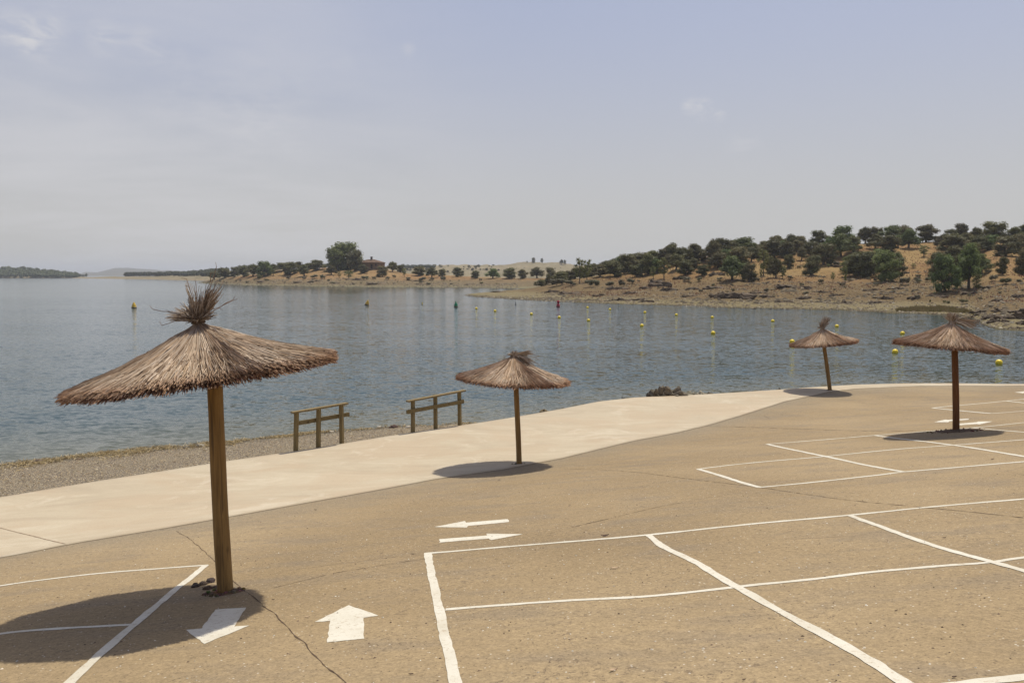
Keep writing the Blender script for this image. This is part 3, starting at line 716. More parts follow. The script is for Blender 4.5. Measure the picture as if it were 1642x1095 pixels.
# dry leaves and twigs lying on the lot
lv = [(970, 860, 14, 'curled dark leaf lying by the long bay line'), (986, 912, 14, 'pale curled leaf inside the large middle bay'), (984, 1076, 16, 'curved pale twig at the bottom centre of the lot'),
      (1193, 1091, 7, 'dark round seed at the bottom edge of the lot'), (659, 1082, 8, 'dark leaf left of the near bay line'), (493, 990, 7, 'pale leaf scrap left of the forward arrow'),
      (438, 962, 5, 'small dark leaf right of the open crack'), (553, 945, 5, 'small dark leaf above the forward arrow'), (662, 889, 5, 'small dark leaf left of the bay corner'),
      (506, 818, 5, 'dark speck of leaf near the concrete edge'), (1591, 737, 7, 'dark leaf inside the far right bay'), (1514, 863, 6, 'dark leaf between the two foreground diagonal lines'),
      (1437, 980, 6, 'dark leaf inside the rightmost foreground bay'), (1530, 1087, 9, 'dark twig near the bottom right corner'), (1330, 903, 4, 'tiny dark leaf above the second bay line')]
for k, (x, y, w, lb) in enumerate(lv):
    P = hit(x, y); L = w*P.y/F; b = MB(); pale = 'pale' in lb
    c = (0.42, 0.30, 0.19) if pale else (0.075, 0.045, 0.03)
    a = 0.2+0.5*nz(k*1.7, 0); n = 6; vs = []
    for i in range(n+1):
        t = i/n; xx = (t-0.5)*L; yy = 0.18*L*math.sin(t*math.pi); ww = 0.14*L*math.sin(math.pi*min(1, max(0.05, t)))+0.001; zz = 0.004+0.16*L*(2*t-1)**2
        for s in (-1, 1):
            X = xx; Y = yy+s*ww; vs.append((X*math.cos(a)-Y*math.sin(a), X*math.sin(a)+Y*math.cos(a), zz+0.06*L*(s > 0)))
    m_ = len(vs); vs += [(p[0], p[1], p[2]+0.0015) for p in vs]
    fs = [(2*i, 2*i+2, 2*i+3, 2*i+1) for i in range(n)]+[(m_+2*i, m_+2*i+1, m_+2*i+3, m_+2*i+2) for i in range(n)]
    b.add(vs, fs, c); o = b.build('dry_leaf', LEAFD, loc=(P.x, P.y, gz(P.x, P.y)+0.002)); tag(o, lb, 'leaf', 'dry leaves on the lot')

# ---------------------------------------------------------------- thatched umbrellas
def thatch_col(r, s, red=0.0):
    base = r.choice([(0.335, 0.262, 0.195), (0.40, 0.325, 0.25), (0.27, 0.20, 0.14), (0.46, 0.39, 0.315), (0.21, 0.15, 0.10), (0.37, 0.28, 0.195), (0.34, 0.285, 0.235), (0.13, 0.09, 0.06)])
    k = 0.85+0.35*r.random(); c = [q*k for q in base]
    if False: c = [c[0]*(1-0.15*red), c[1]*(1-0.42*red), c[2]*(1-0.50*red)]
    return tuple(c)
def canopy_surf(s, H):
    u = 1-s; return H*(0.72*u+0.28*u**3.5)
def make_canopy(R0, H, clumps, per, seed, redd, rimvar=0.03, sw=0.005, br=1.0):
    r = random.Random(seed); b = MB()
    # woven under-layer: a closed conical shell
    n, k = 48, 10
    vs = []
    for lay, off in ((0, -0.012), (1, -0.055)):
        for j in range(k+1):
            s = 0.04+0.90*j/k
            for i in range(n):
                a = 2*math.pi*i/n; vs.append((math.cos(a)*R0*s, math.sin(a)*R0*s, canopy_surf(s, H)+off))
    fs = []
    for j in range(k):
        for i in range(n):
            i2 = (i+1) % n; a = j*n+i; c = j*n+i2; d = (j+1)*n+i2; e = (j+1)*n+i
            fs.append((a, e, d, c)); q = (k+1)*n; fs.append((q+a, q+c, q+d, q+e))
    for i in range(n):
        i2 = (i+1) % n; q = (k+1)*n; fs.append((k*n+i, q+k*n+i, q+k*n+i2, k*n+i2)); fs.append((i, i2, q+i2, q+i))
    b.add(vs, fs, (0.13, 0.085, 0.055))
    lobes = [(r.random()*6.28, r.randint(2, 9), r.random()) for _ in range(5)]
    def rim(a): return 1+rimvar*sum(math.sin(a*kk+ph)*w for ph, kk, w in lobes)*0.5
    for c in range(clumps):
        a0 = 2*math.pi*r.random(); layer = r.random()
        if layer < 0.50: s0, s1 = 0.45+0.35*r.random(), 0.97+0.05*r.random()
        elif layer < 0.8: s0, s1 = 0.15+0.3*r.random(), 0.62+0.36*r.random()
        else: s0, s1 = 0.03+0.08*r.random(), 0.35+0.5*r.random()
        lift = 0.004+0.045*r.random()*(1.1-0.5*s1); cc = thatch_col(r, s0); kc = br*(0.84+0.32*r.random()); ec = r.gauss(0, 0.02); skew = r.gauss(0, 0.035)
        for _ in range(per):
            wid = 0.020*(1+1.1*s1); da = r.gauss(0, wid/max(0.35, s1)); a = a0+da
            e1 = min(s1+ec+r.gauss(0, 0.018), 1.07)*rim(a); e0 = s0+r.gauss(0, 0.03); e0 = max(0.03, e0)
            thick = (r.random()-0.80)*0.095 if s1 > 0.9 else 0.0
            pts = []; cols = []; rr = []
            col = thatch_col(r, 0) if r.random() < 0.5 else cc
            kb = (0.85+0.3*r.random())*kc; col = (col[0]*kb*1.03, col[1]*kb*0.975, col[2]*kb*0.91)
            edge = e1 > 0.93
            bow = r.gauss(0, 0.010)
            for j in range(4):
                t = j/3; s = e0+(e1-e0)*t; an = a+skew*t*0.6+bow*math.sin(t*3.14)+r.gauss(0, 0.010)*(j > 0)
                z = canopy_surf(min(s, 1.0), H)+lift*math.sin(min(1, t*1.4)*2.2)+thick*t-max(0, s-0.95)*0.10*R0+r.gauss(0, 0.006)
                pts.append((math.cos(an)*R0*s, math.sin(an)*R0*s, z)); rr.append(sw*(1-0.35*t))
                rd = redd*max(0, (s-0.90)/0.1) if edge else redd*0.15
                cols.append((col[0]*(1-0.15*rd), col[1]*(1-0.30*rd), col[2]*(1-0.38*rd)))
            b.tube(pts, rr, 3, False, cols=cols)
    # hanging whiskers at the rim
    for _ in range(int(clumps*1.2)):
        a = 2*math.pi*r.random(); s = rim(a)*(0.95+0.05*r.random()); L = 0.03+0.05*r.random()
        p = Vector((math.cos(a)*R0*s, math.sin(a)*R0*s, canopy_surf(min(1, s), H)-0.01-0.035*r.random())); d = Vector((math.cos(a)*0.7, math.sin(a)*0.7, -0.45-0.4*r.random()+r.random()*0.3))
        b.tube([p, p+d*L], [sw*0.8, sw*0.5], 3, False, col=(0.16, 0.075, 0.05))
    return b
def make_tuft(H, sheaves, strays, seed, sw=0.005, br_=0.05):
    """sheaves: (direction, spread, length, droop, count)"""
    r = random.Random(seed); b = MB()
    for (d, spread, L, droop, cnt) in sheaves:
        D = Vector(d).normalized()
        for _ in range(cnt):
            q = (D+Vector((r.gauss(0, spread), r.gauss(0, spread), r.gauss(0, spread*0.6)))).normalized()
            a = r.random()*6.28; rr = br_*math.sqrt(r.random()); l = L*(0.45+0.6*r.random())
            p0 = Vector((math.cos(a)*rr, math.sin(a)*rr, H-0.16+0.06*r.random())); p1 = Vector((math.cos(a)*rr*0.7, math.sin(a)*rr*0.7, H+0.02))
            pts = [p0, p1]; c = thatch_col(r, 0); k = 0.8+0.5*r.random()
            for j in (1, 2, 3):
                t = j/3; pts.append(p1+q*l*t+Vector((0, 0, -droop*l*t*t))+Vector((r.gauss(0, 0.006), r.gauss(0, 0.006), r.gauss(0, 0.006))))
            cols = [(c[0]*k, c[1]*k, c[2]*k)]*5
            b.tube(pts, [sw, sw, sw*0.9, sw*0.75, sw*0.45], 3, False, cols=cols)
    for (d, L, droop) in strays:
        q = Vector(d).normalized(); p1 = Vector((0, 0, H+0.02)); pts = [p1]
        for j in range(1, 6):
            t = j/5; pts.append(p1+q*L*t+Vector((0, 0, -droop*L*t*t))+Vector((r.gauss(0, 0.007), r.gauss(0, 0.007), r.gauss(0, 0.007))))
            if j > 2:
                e = pts[-1]; b.tube([e, e+(q+Vector((r.gauss(0, .6), r.gauss(0, .6), r.gauss(0, .6)))).normalized()*0.05], [sw*0.6, sw*0.4], 3, False, col=(0.2, 0.12, 0.08))
        b.tube(pts, [sw*0.9]*3+[sw*0.7]*3, 3, False, col=(0.22, 0.14, 0.09))
    return b
def umbrella(base, top, neck, left, right, H, pole_r, label, sheaves, strays, seed, clumps, per, red, sw, Rk=1.0, fore=0.0, binding=True, coltint=(1, 1, 1), br=1.0):
    B = hit(*base); D = B.y
    d = ray(*top); T = d*(D/d.y); T = Vector((T.x, T.y, CZ+T.z))
    root = empty('straw_umbrella', B)
    tag(root, label, 'umbrella', 'straw umbrellas on the parking lot')
    # rim centre and tilt from the two silhouette ends
    l = ray(*left); l = l*(D/l.y); r_ = ray(*right); r_ = r_*(D/r_.y)
    L_ = Vector((l.x, l.y, CZ+l.z)); R_ = Vector((r_.x, r_.y, CZ+r_.z))
    cen = (L_+R_)/2; R0 = (R_-L_).length/2*Rk/math.sqrt(1+(B.x/D)**2)/1.045
    xa = (R_-L_).normalized(); ya = Vector((0, 1, fore)); ya = (ya-xa*ya.dot(xa)).normalized(); za = xa.cross(ya)
    n_ = ray(*neck); n_ = n_*(D/n_.y); N = Vector((n_.x, n_.y, CZ+n_.z))
    H = (N-cen).dot(za) if H is None else H
    cen = N-za*H
    mat = Matrix((xa, ya, za)).transposed().to_4x4()
    # pole runs up inside the canopy
    up = (T-B); up = up/up.z; topz = (N.z-0.12)-B.z
    b = MB(); n = 14; pts = []; rr = []
    for i in range(n+1):
        t = i/n; p = up*(topz*t-0.12*(1-t)); q = Vector((p.x, p.y, p.z)); q.x += 0.008*math.sin(t*5+seed); q.y += 0.006*math.cos(t*4+seed)
        pts.append(q); rr.append(pole_r*(1.04-0.10*t+0.015*math.sin(t*21+seed)))
    b.smooth = True; b.tube(pts, rr, 20, True, col=coltint); b.build('pole', POLEW, root)
    cb = make_canopy(R0, H, clumps, per, seed, red, 0.03, sw, br)
    can = cb.build('canopy', THATCH, root); can.matrix_local = Matrix.Translation(cen-B) @ mat
    tb = make_tuft(H, sheaves, strays, seed+1, sw, 0.07 if binding else 0.10)
    tu = tb.build('tuft', THATCH, root); tu.matrix_local = Matrix.Translation(cen-B) @ mat
    # timber ribs under the thatch
    for k in range(8):
        a = 2*math.pi*(k+0.3)/8; rb = MB(); pr = []
        for j in range(6):
            s = 0.05+0.86*j/5; pr.append((math.cos(a)*R0*s, math.sin(a)*R0*s, canopy_surf(s, H)-0.075))
        rb.tube(pr, 0.014, 6, True, col=(0.8, 0.8, 0.8)); o = rb.build('rib', RAILW, root); o.matrix_local = Matrix.Translation(cen-B) @ mat
    if binding:
        wb_ = MB(); pr = []
        for j in range(120):
            a = j*0.42; q_ = 0.062+0.006*math.sin(j*1.7); pr.append((math.cos(a)*q_, math.sin(a)*q_, H-0.01+0.025*j/120+0.006*math.sin(j*0.9)))
        wb_.tube(pr, 0.004, 5, True, col=(0.13, 0.09, 0.06)); o = wb_.build('binding', THATCH, root); o.matrix_local = Matrix.Translation(cen-B) @ mat
    return root
umbrella((362, 949), (343, 612), (318, 517), (101, 627), (538, 569), None, 0.078, 'nearest straw umbrella with a wild spiky top, on a thick leaning post',
         [((-0.10, 0, 1), 0.06, 0.38, 0.0, 26), ((0.62, 0, 0.85), 0.14, 0.36, 0.0, 150), ((0.30, -0.2, 0.9), 0.35, 0.24, 0.05, 260), ((-0.95, 0.0, 0.45), 0.20, 0.30, 0.10, 150), ((-0.6, -0.3, 0.6), 0.3, 0.20, 0.05, 120), ((0.75, 0, 0.85), 0.05, 0.46, 0.0, 26), ((0.1, -0.9, 0.45), 0.45, 0.17, 0.1, 160), ((0.9, -0.2, 0.45), 0.3, 0.20, 0.1, 110)],
         [((-1, 0, 0.58), 0.50, 0.18), ((-1, 0.2, 0.25), 0.42, 0.25), ((1, 0, 0.40), 0.40, -0.05), ((0.95, 0.1, 0.5), 0.42, 0.1), ((-0.10, 0, 1), 0.42, 0), ((0.55, 0, 1), 0.56, 0), ((0.48, 0, 1), 0.50, 0), ((0.1, 0, 1), 0.36, 0)], 3, 1700, 13, 0.75, 0.0048)
umbrella((832, 744), (828, 617), (824, 570), (735, 603), (919, 612), None, 0.062, 'second straw umbrella from left, its bent tuft blown to the right',
         [((0.9, 0, 0.25), 0.14, 0.42, 0.12, 150), ((0.8, -0.3, -0.05), 0.14, 0.52, 0.30, 90), ((0.1, 0, 0.6), 0.3, 0.10, 0.0, 80), ((-0.5, -0.2, 0.2), 0.25, 0.13, 0.3, 60)],
         [((1, 0, 0.35), 0.60, 0.35), ((1, 0, 0.15), 0.62, 0.3), ((1, -0.1, 0.05), 0.66, 0.45), ((-0.6, 0, 0.1), 0.3, 0.8)], 7, 900, 10, 0.9, 0.0062, binding=False, br=1.25)
umbrella((1331, 626), (1321, 553), (1319, 527), (1265, 555), (1378, 543), None, 0.075, 'small distant straw umbrella leaning left at the edge of the concrete',
         [((0.55, 0, 0.9), 0.22, 0.50, 0.0, 200), ((0.1, 0, 0.9), 0.45, 0.28, 0.0, 160), ((-0.5, 0, 0.3), 0.3, 0.22, 0.3, 80)], [((0.5, 0, 0.9), 0.45, 0.1)], 12, 700, 8, 0.8, 0.0085, binding=False, br=1.35)
umbrella((1533, 691), (1531, 557), (1527, 517), (1437, 548), (1629, 562), None, 0.072, 'rightmost straw umbrella with a floppy tuft over its dark soil mound',
         [((-0.3, 0, 0.9), 0.40, 0.24, 0.0, 200), ((0.95, 0, 0.25), 0.2, 0.60, 0.25, 130), ((0.7, -0.4, 0.1), 0.2, 0.42, 0.35, 110), ((0.4, 0, 0.7), 0.25, 0.2, 0.1, 80)],
         [((1, 0, 0.3), 0.85, 0.35), ((1, -0.1, 0.15), 0.8, 0.3), ((0.9, 0.2, 0.4), 0.7, 0.4)], 19, 900, 10, 0.8, 0.0062, binding=False, coltint=(0.62, 0.42, 0.36), br=1.32)
# soil collars round the posts
for (px, py, rx, rz, c, lb, n) in ((1533, 691, 0.50, 0.045, (0.10, 0.062, 0.038), 'crumbly dark soil ring at the foot of the rightmost umbrella', 90), (832, 744, 0.13, 0.02, (0.10, 0.07, 0.05), 'dark gap around the foot of the second umbrella', 16), (362, 949, 0.17, 0.02, (0.12, 0.075, 0.045), 'soil and crumbs around the foot of the nearest umbrella', 60), (1331, 626, 0.14, 0.03, (0.09, 0.065, 0.045), 'dark soil at the foot of the leaning umbrella', 20)):
    P = hit(px, py); b = MB(); r = random.Random(px)
    k = 36; rings = 6; vs = [(0, 0, rz*0.9)]
    for j in range(1, rings+1):
        for i in range(k):
            a = 2*math.pi*i/k; q = j/rings*rx*(1+0.35*nz(math.cos(a)*1.5+px, math.sin(a)*1.5)); x, y = math.cos(a)*q, math.sin(a)*q*0.8
            zz = gz(P.x+x, P.y+y)-P.z+rz*(1-(j/rings)**2)*(0.7+0.7*abs(nz(x*9, y*9, px)))+(0.004 if j < rings else -0.004); vs.append((x, y, zz))
    fs = [(0, 1+i, 1+(i+1) % k) for i in range(k)]+[(1+j*k+i, 1+(j+1)*k+i, 1+(j+1)*k+(i+1) % k, 1+j*k+(i+1) % k) for j in range(rings-1) for i in range(k)]
    b.add(vs, fs, c)
    for _ in range(n):
        a = r.random()*6.28; q = rx*(0.5+0.8*r.random()); x, y = math.cos(a)*q, math.sin(a)*q*0.8; s = 0.008+0.022*r.random()**2; z = gz(P.x+x, P.y+y)-P.z+s*0.4
        b.box((x, y, z), (s, s*0.8, s*0.6), Quaternion((0, 0, 1), a*3), (c[0]*(0.7+r.random()), c[1]*(0.7+r.random()), c[2]*(0.7+r.random())), 0.6)
    tag(b.build('soil_patch', STONE, loc=P), lb, 'soil', None, 'stuff')

# ---------------------------------------------------------------- wooden railings
def at_depth(px, py, D):
    d = ray(px, py); d = d*(D/d.y); return Vector((d.x, d.y, CZ+d.z))
def railing(posts, top, mid, label, w=0.055):
    bases = [hit(px, py) for px, py, ty in posts]
    for q in bases: q.y = yo(q.x)+0.10
    bases = [Vector((q.x, q.y, ground_z(q.x, q.y))) for q in bases]
    root = empty('wooden_railing', bases[1]); O = bases[1]
    tag(root, label, 'railing', 'wooden railings at the beach edge')
    tops = []
    for (px, py, ty), B in zip(posts, bases):
        T = at_depth(px, ty, B.y); tops.append(T)
        b = MB(); n = 7; pts = [B+(T-B)*(i/n)+Vector((0.003*nz(i, px), 0, 0)) for i in range(n+1)]; pts[0] = B-Vector((0, 0, 0.25))
        b.tube([p-B for p in pts], w*1.18, 4, True, col=(1, 1, 1), phase=math.pi/4+0.35); o = b.build('post', RAILW, root, B-O)
    D0, D2 = bases[0].y, bases[2].y
    def lerpD(px): return D0+(D2-D0)*(px-posts[0][0])/(posts[2][0]-posts[0][0])
    for nm, (a, c), th, dy in (('top_rail', top, (0.075, 0.022), 0.0), ('middle_rail', mid[:2], (0.022, 0.055), 0.085)):
        A = at_depth(a[0], a[1], lerpD(a[0])); C_ = at_depth(c[0], c[1], lerpD(c[0])); d = (C_-A); L = d.length; d.normalize()
        side = Vector((0, 0, 1)).cross(d).normalized(); upv = d.cross(side)
        off = side*(mid_side[nm]); b = MB(); n = 10; vs = []
        for i in range(n+1):
            p = A+d*L*i/n+off+upv*0.006*nz(i*0.7, a[0])-O
            for sx, sz in ((-1, -1), (1, -1), (1, 1), (-1, 1)): vs.append(p+side*sx*th[0]+upv*sz*th[1])
        fs = [(i*4+k, i*4+(k+1) % 4, i*4+4+(k+1) % 4, i*4+4+k) for i in range(n) for k in range(4)]+[(3, 2, 1, 0), (n*4, n*4+1, n*4+2, n*4+3)]
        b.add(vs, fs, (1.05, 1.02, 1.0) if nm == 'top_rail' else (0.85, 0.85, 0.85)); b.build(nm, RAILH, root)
    for T in tops:
        b = MB(); b.tube([Vector((0, -w-0.012, -0.36)), Vector((0, w+0.012, -0.36))], 0.012, 8, True, col=(0.1, 0.1, 0.1)); b.build('bolt', PLAST, root, T-O)
def railh():
    m = RAILW.copy(); m.name = 'weathered rail wood, lengthways grain'
    for n in m.node_tree.nodes:
        if n.type == 'MAPPING':
            s = n.inputs['Scale'].default_value; n.inputs['Scale'].default_value = (s[2], s[1], s[0])
    return m
RAILH = railh()
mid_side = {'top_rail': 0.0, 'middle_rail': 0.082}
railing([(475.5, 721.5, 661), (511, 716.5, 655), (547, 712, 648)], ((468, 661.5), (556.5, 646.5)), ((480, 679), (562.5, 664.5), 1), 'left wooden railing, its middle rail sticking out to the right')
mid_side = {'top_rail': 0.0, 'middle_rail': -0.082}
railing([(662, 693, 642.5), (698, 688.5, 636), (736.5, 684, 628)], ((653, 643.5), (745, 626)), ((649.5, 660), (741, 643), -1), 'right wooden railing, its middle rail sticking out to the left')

# ---------------------------------------------------------------- far land
def y2z(py, D): return CZ+D*(HOR-py)/F/1.0065
def d_of(py, z=0.0): return (CZ-z)*F/(py-HOR)
class Land:
    def __init__(s, name, shore, ridge, depth, p, mat, x0, x1, nx, nt_, rough, back=None, seed=0, z_drop=-2.4, shoreD=None):
        s.sh = shore; s.rg = ridge; s.dp = depth; s.p = p; s.rough = rough; s.seed = seed; s.back = back; s.shoreD = shoreD
        b = MB(); b.smooth = True; vs = []; nt2 = nt_
        ts = [-0.25, -0.10, -0.03]+[i/nt2 for i in range(nt2+1)]+[1.15, 1.4, 1.9, 2.8]
        for i in range(nx+1):
            px = x0+(x1-x0)*i/nx; u = (px-CX)/F
            for t in ts:
                y, z = s.prof(px, t); vs.append((u*y, y, z))
        m = len(ts)
        fs = [(i*m+j, (i+1)*m+j, (i+1)*m+j+1, i*m+j+1) for i in range(nx) for j in range(m-1)]
        b.add(vs, fs); s.obj = tag(b.build(name, mat), kind='structure')
    def S(s, px): return s.shoreD(px) if s.shoreD else d_of(clampi(s.sh, px))
    def prof(s, px, t):
        S = s.S(px)*(1+0.012*nz(px*0.035, s.seed+0.5)+0.006*nz(px*0.13, s.seed+2.5)); D = clampi(s.dp, px); y = S+D*t
        zr = y2z(clampi(s.rg, px), S+D)
        if t < 0: return y, max(-2.4, t*D*0.12)
        if t <= 1: z = zr*t**s.p
        else:
            bk = clampi(s.back, px) if s.back else 0.3
            z = zr-(t-1)*D*bk*0.1
            if z < 0: z = max(z*2, -2.4)
        x = (px-CX)/F*y
        am = s.rough*min(1, t*5)*(1 if t <= 1 else max(0, 1.4-t)) 
        z += am*(fbm(x*0.03, y*0.03, s.seed, 5)*1.0+0.35*fbm(x*0.2, y*0.12, s.seed, 4))*min(1.0, max(0.12, zr/8))
        return y, z
    def place(s, px, py):
        last = s.prof(px, 1.0); best = last
        n = 160
        for i in range(n+1):
            t = i/n; y, z = s.prof(px, t)
            if HOR-(z-CZ)*F*1.0065/y <= py: best = (y, z); break
        y, z = best; return Vector(((px-CX)/F*y, y, z)), y

hill = Land('hill', [(735, 472.5), (760, 476), (800, 478.5), (860, 482), (900, 484), (960, 486.5), (1060, 489.5), (1142, 493), (1250, 496), (1342, 497.5), (1430, 502), (1530, 505.5), (1556, 508), (1570, 516), (1585, 524), (1600, 528), (1642, 531), (1800, 548), (2100, 575)],
            [(735, 472.2), (780, 468.5), (840, 464), (880, 457), (920, 449), (960, 443), (1020, 432), (1080, 420), (1140, 413), (1200, 405), (1300, 396), (1380, 389), (1480, 386), (1560, 384), (1642, 380), (1800, 374), (2100, 366)],
            [(735, 5), (760, 22), (800, 45), (860, 75), (960, 95), (1100, 112), (1300, 130), (1530, 135), (1600, 150), (1642, 155), (2100, 190)], 1.55, HILLM, 735, 2100, 420, 90, 1.3,
            back=[(735, 4), (840, 1.2), (960, 0.3), (1100, 0.1), (2100, 0.0)], seed=3)
mid = Land('far_bank', [(318, 453.3), (340, 455), (400, 457.8), (500, 459.4), (600, 460.6), (750, 461.6), (830, 463), (1000, 464), (1150, 464)],
           [(318, 452.9), (335, 450), (360, 445), (400, 440), (450, 435), (500, 431.5), (540, 429), (570, 428), (605, 429), (625, 433), (660, 439), (700, 441.5), (760, 444), (830, 446), (900, 446), (1150, 446)],
           [(318, 4), (340, 25), (400, 60), (560, 85), (700, 75), (830, 70), (1150, 70)], 1.25, MIDM, 318, 1150, 260, 50, 1.0, back=[(318, 1), (400, 0.3), (1150, 0.05)], seed=8)
pale = Land('pale_hill', [(560, 450), (1150, 450)], [(560, 431), (620, 428), (680, 426), (740, 425.5), (800, 424.8), (835, 422), (860, 420.5), (885, 421), (905, 423), (940, 427), (1000, 430), (1150, 432)],
            [(560, 420), (1150, 420)], 0.9, FARM, 560, 1150, 120, 40, 2.2, seed=12)
sand = Land('sandy_bank', [(118, 446.4), (170, 447.0), (230, 448.0), (300, 449.6), (345, 450.8), (470, 451)], [(118, 445.6), (150, 444.4), (170, 443.6), (230, 443.0), (300, 441), (345, 438), (380, 434), (470, 430)],
            [(118, 60), (170, 160), (300, 220), (470, 260)], 0.8, FARM, 118, 470, 110, 30, 1.2, seed=15)
left = Land('left_bank', [(-500, 446.6), (0, 445.8), (90, 446.0), (130, 445.6), (150, 445.4)], [(-500, 430), (-100, 434), (0, 434.5), (40, 434), (80, 438.5), (120, 443), (150, 444.6)],
            [(-500, 200), (100, 160), (150, 60)], 0.55, FARM, -500, 150, 110, 24, 1.0, seed=17)
# distant mountains
b = MB(); b.smooth = True; vs = []
def mh(px):
    pts = [(-1500, 436), (-600, 434), (-200, 438), (60, 440), (130, 438.5), (146, 435.6), (158, 437), (168, 434.5), (183, 430.5), (205, 429.3), (228, 431), (260, 433), (330, 437), (500, 438), (700, 436), (1000, 434), (1400, 430), (2200, 428), (3400, 434)]
    return clampi(pts, px)
N = 520; rows = [(3300, 0.0), (3600, 0.25), (4100, 0.7), (4600, 1.0), (5200, 0.7), (6000, 0.3)]
for i in range(N+1):
    px = -1500+4900*i/N; u = (px-CX)/F
    for D, k in rows:
        zt = y2z(mh(px)+0.5*nz(px*0.05, 1), 4600); vs.append((u*D, D, -2+(zt+2)*k+(k > 0)*5*nz(px*0.09, D*0.01)*k))
m_ = len(rows)
b.add(vs, [(i*m_+j, (i+1)*m_+j, (i+1)*m_+j+1, i*m_+j+1) for i in range(N) for j in range(m_-1)], (0.13, 0.12, 0.09))
tag(b.build('mountains', MTNM), kind='structure')

# ---------------------------------------------------------------- trees
OAK = [(0.112, 0.120, 0.043), (0.148, 0.146, 0.056), (0.096, 0.102, 0.036), (0.175, 0.166, 0.072), (0.080, 0.086, 0.032)]
WIL = [(0.15, 0.175, 0.05), (0.18, 0.20, 0.06), (0.12, 0.145, 0.042), (0.20, 0.215, 0.08)]
SHR = [(0.15, 0.145, 0.075), (0.12, 0.12, 0.06), (0.19, 0.17, 0.10), (0.10, 0.105, 0.05)]
GRN = [(0.105, 0.145, 0.043), (0.13, 0.175, 0.055), (0.088, 0.122, 0.038), (0.155, 0.20, 0.07)]
def leafquads(b, cen, rad, n, size, r, pal, shell=0.55):
    k = 0.78+0.44*r.random(); base = r.choice(pal)
    for _ in range(n):
        d = Vector((r.gauss(0, 1), r.gauss(0, 1), r.gauss(0, 1))).normalized()
        q = shell+(1-shell)*r.random()**0.6+(0.18*r.random() if r.random() < 0.15 else 0)
        p = Vector(cen)+Vector((d.x*rad[0], d.y*rad[1], d.z*rad[2]))*q
        nn = (d+Vector((r.gauss(0, .7), r.gauss(0, .7), r.gauss(0, .7)))).normalized(); a = nn.orthogonal().normalized(); a = Quaternion(nn, r.random()*6.28) @ a; c2 = nn.cross(a)
        s = size*(0.6+0.8*r.random()); col = base if r.random() < 0.7 else r.choice(pal); kk = k*(0.8+0.4*r.random())
        b.add([p-a*s*0.6, p-c2*s*0.45, p+a*s*0.8, p+c2*s*0.45], [(0, 1, 2, 3)], (col[0]*kk, col[1]*kk, col[2]*kk))
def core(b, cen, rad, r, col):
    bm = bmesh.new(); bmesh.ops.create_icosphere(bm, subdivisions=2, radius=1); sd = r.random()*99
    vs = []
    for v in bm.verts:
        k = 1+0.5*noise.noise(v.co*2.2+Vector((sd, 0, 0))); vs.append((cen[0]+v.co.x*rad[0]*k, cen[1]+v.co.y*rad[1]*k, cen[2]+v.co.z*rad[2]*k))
    fs = [[v.index for v in f.verts] for f in bm.faces]; bm.free(); b.add(vs, fs, col)
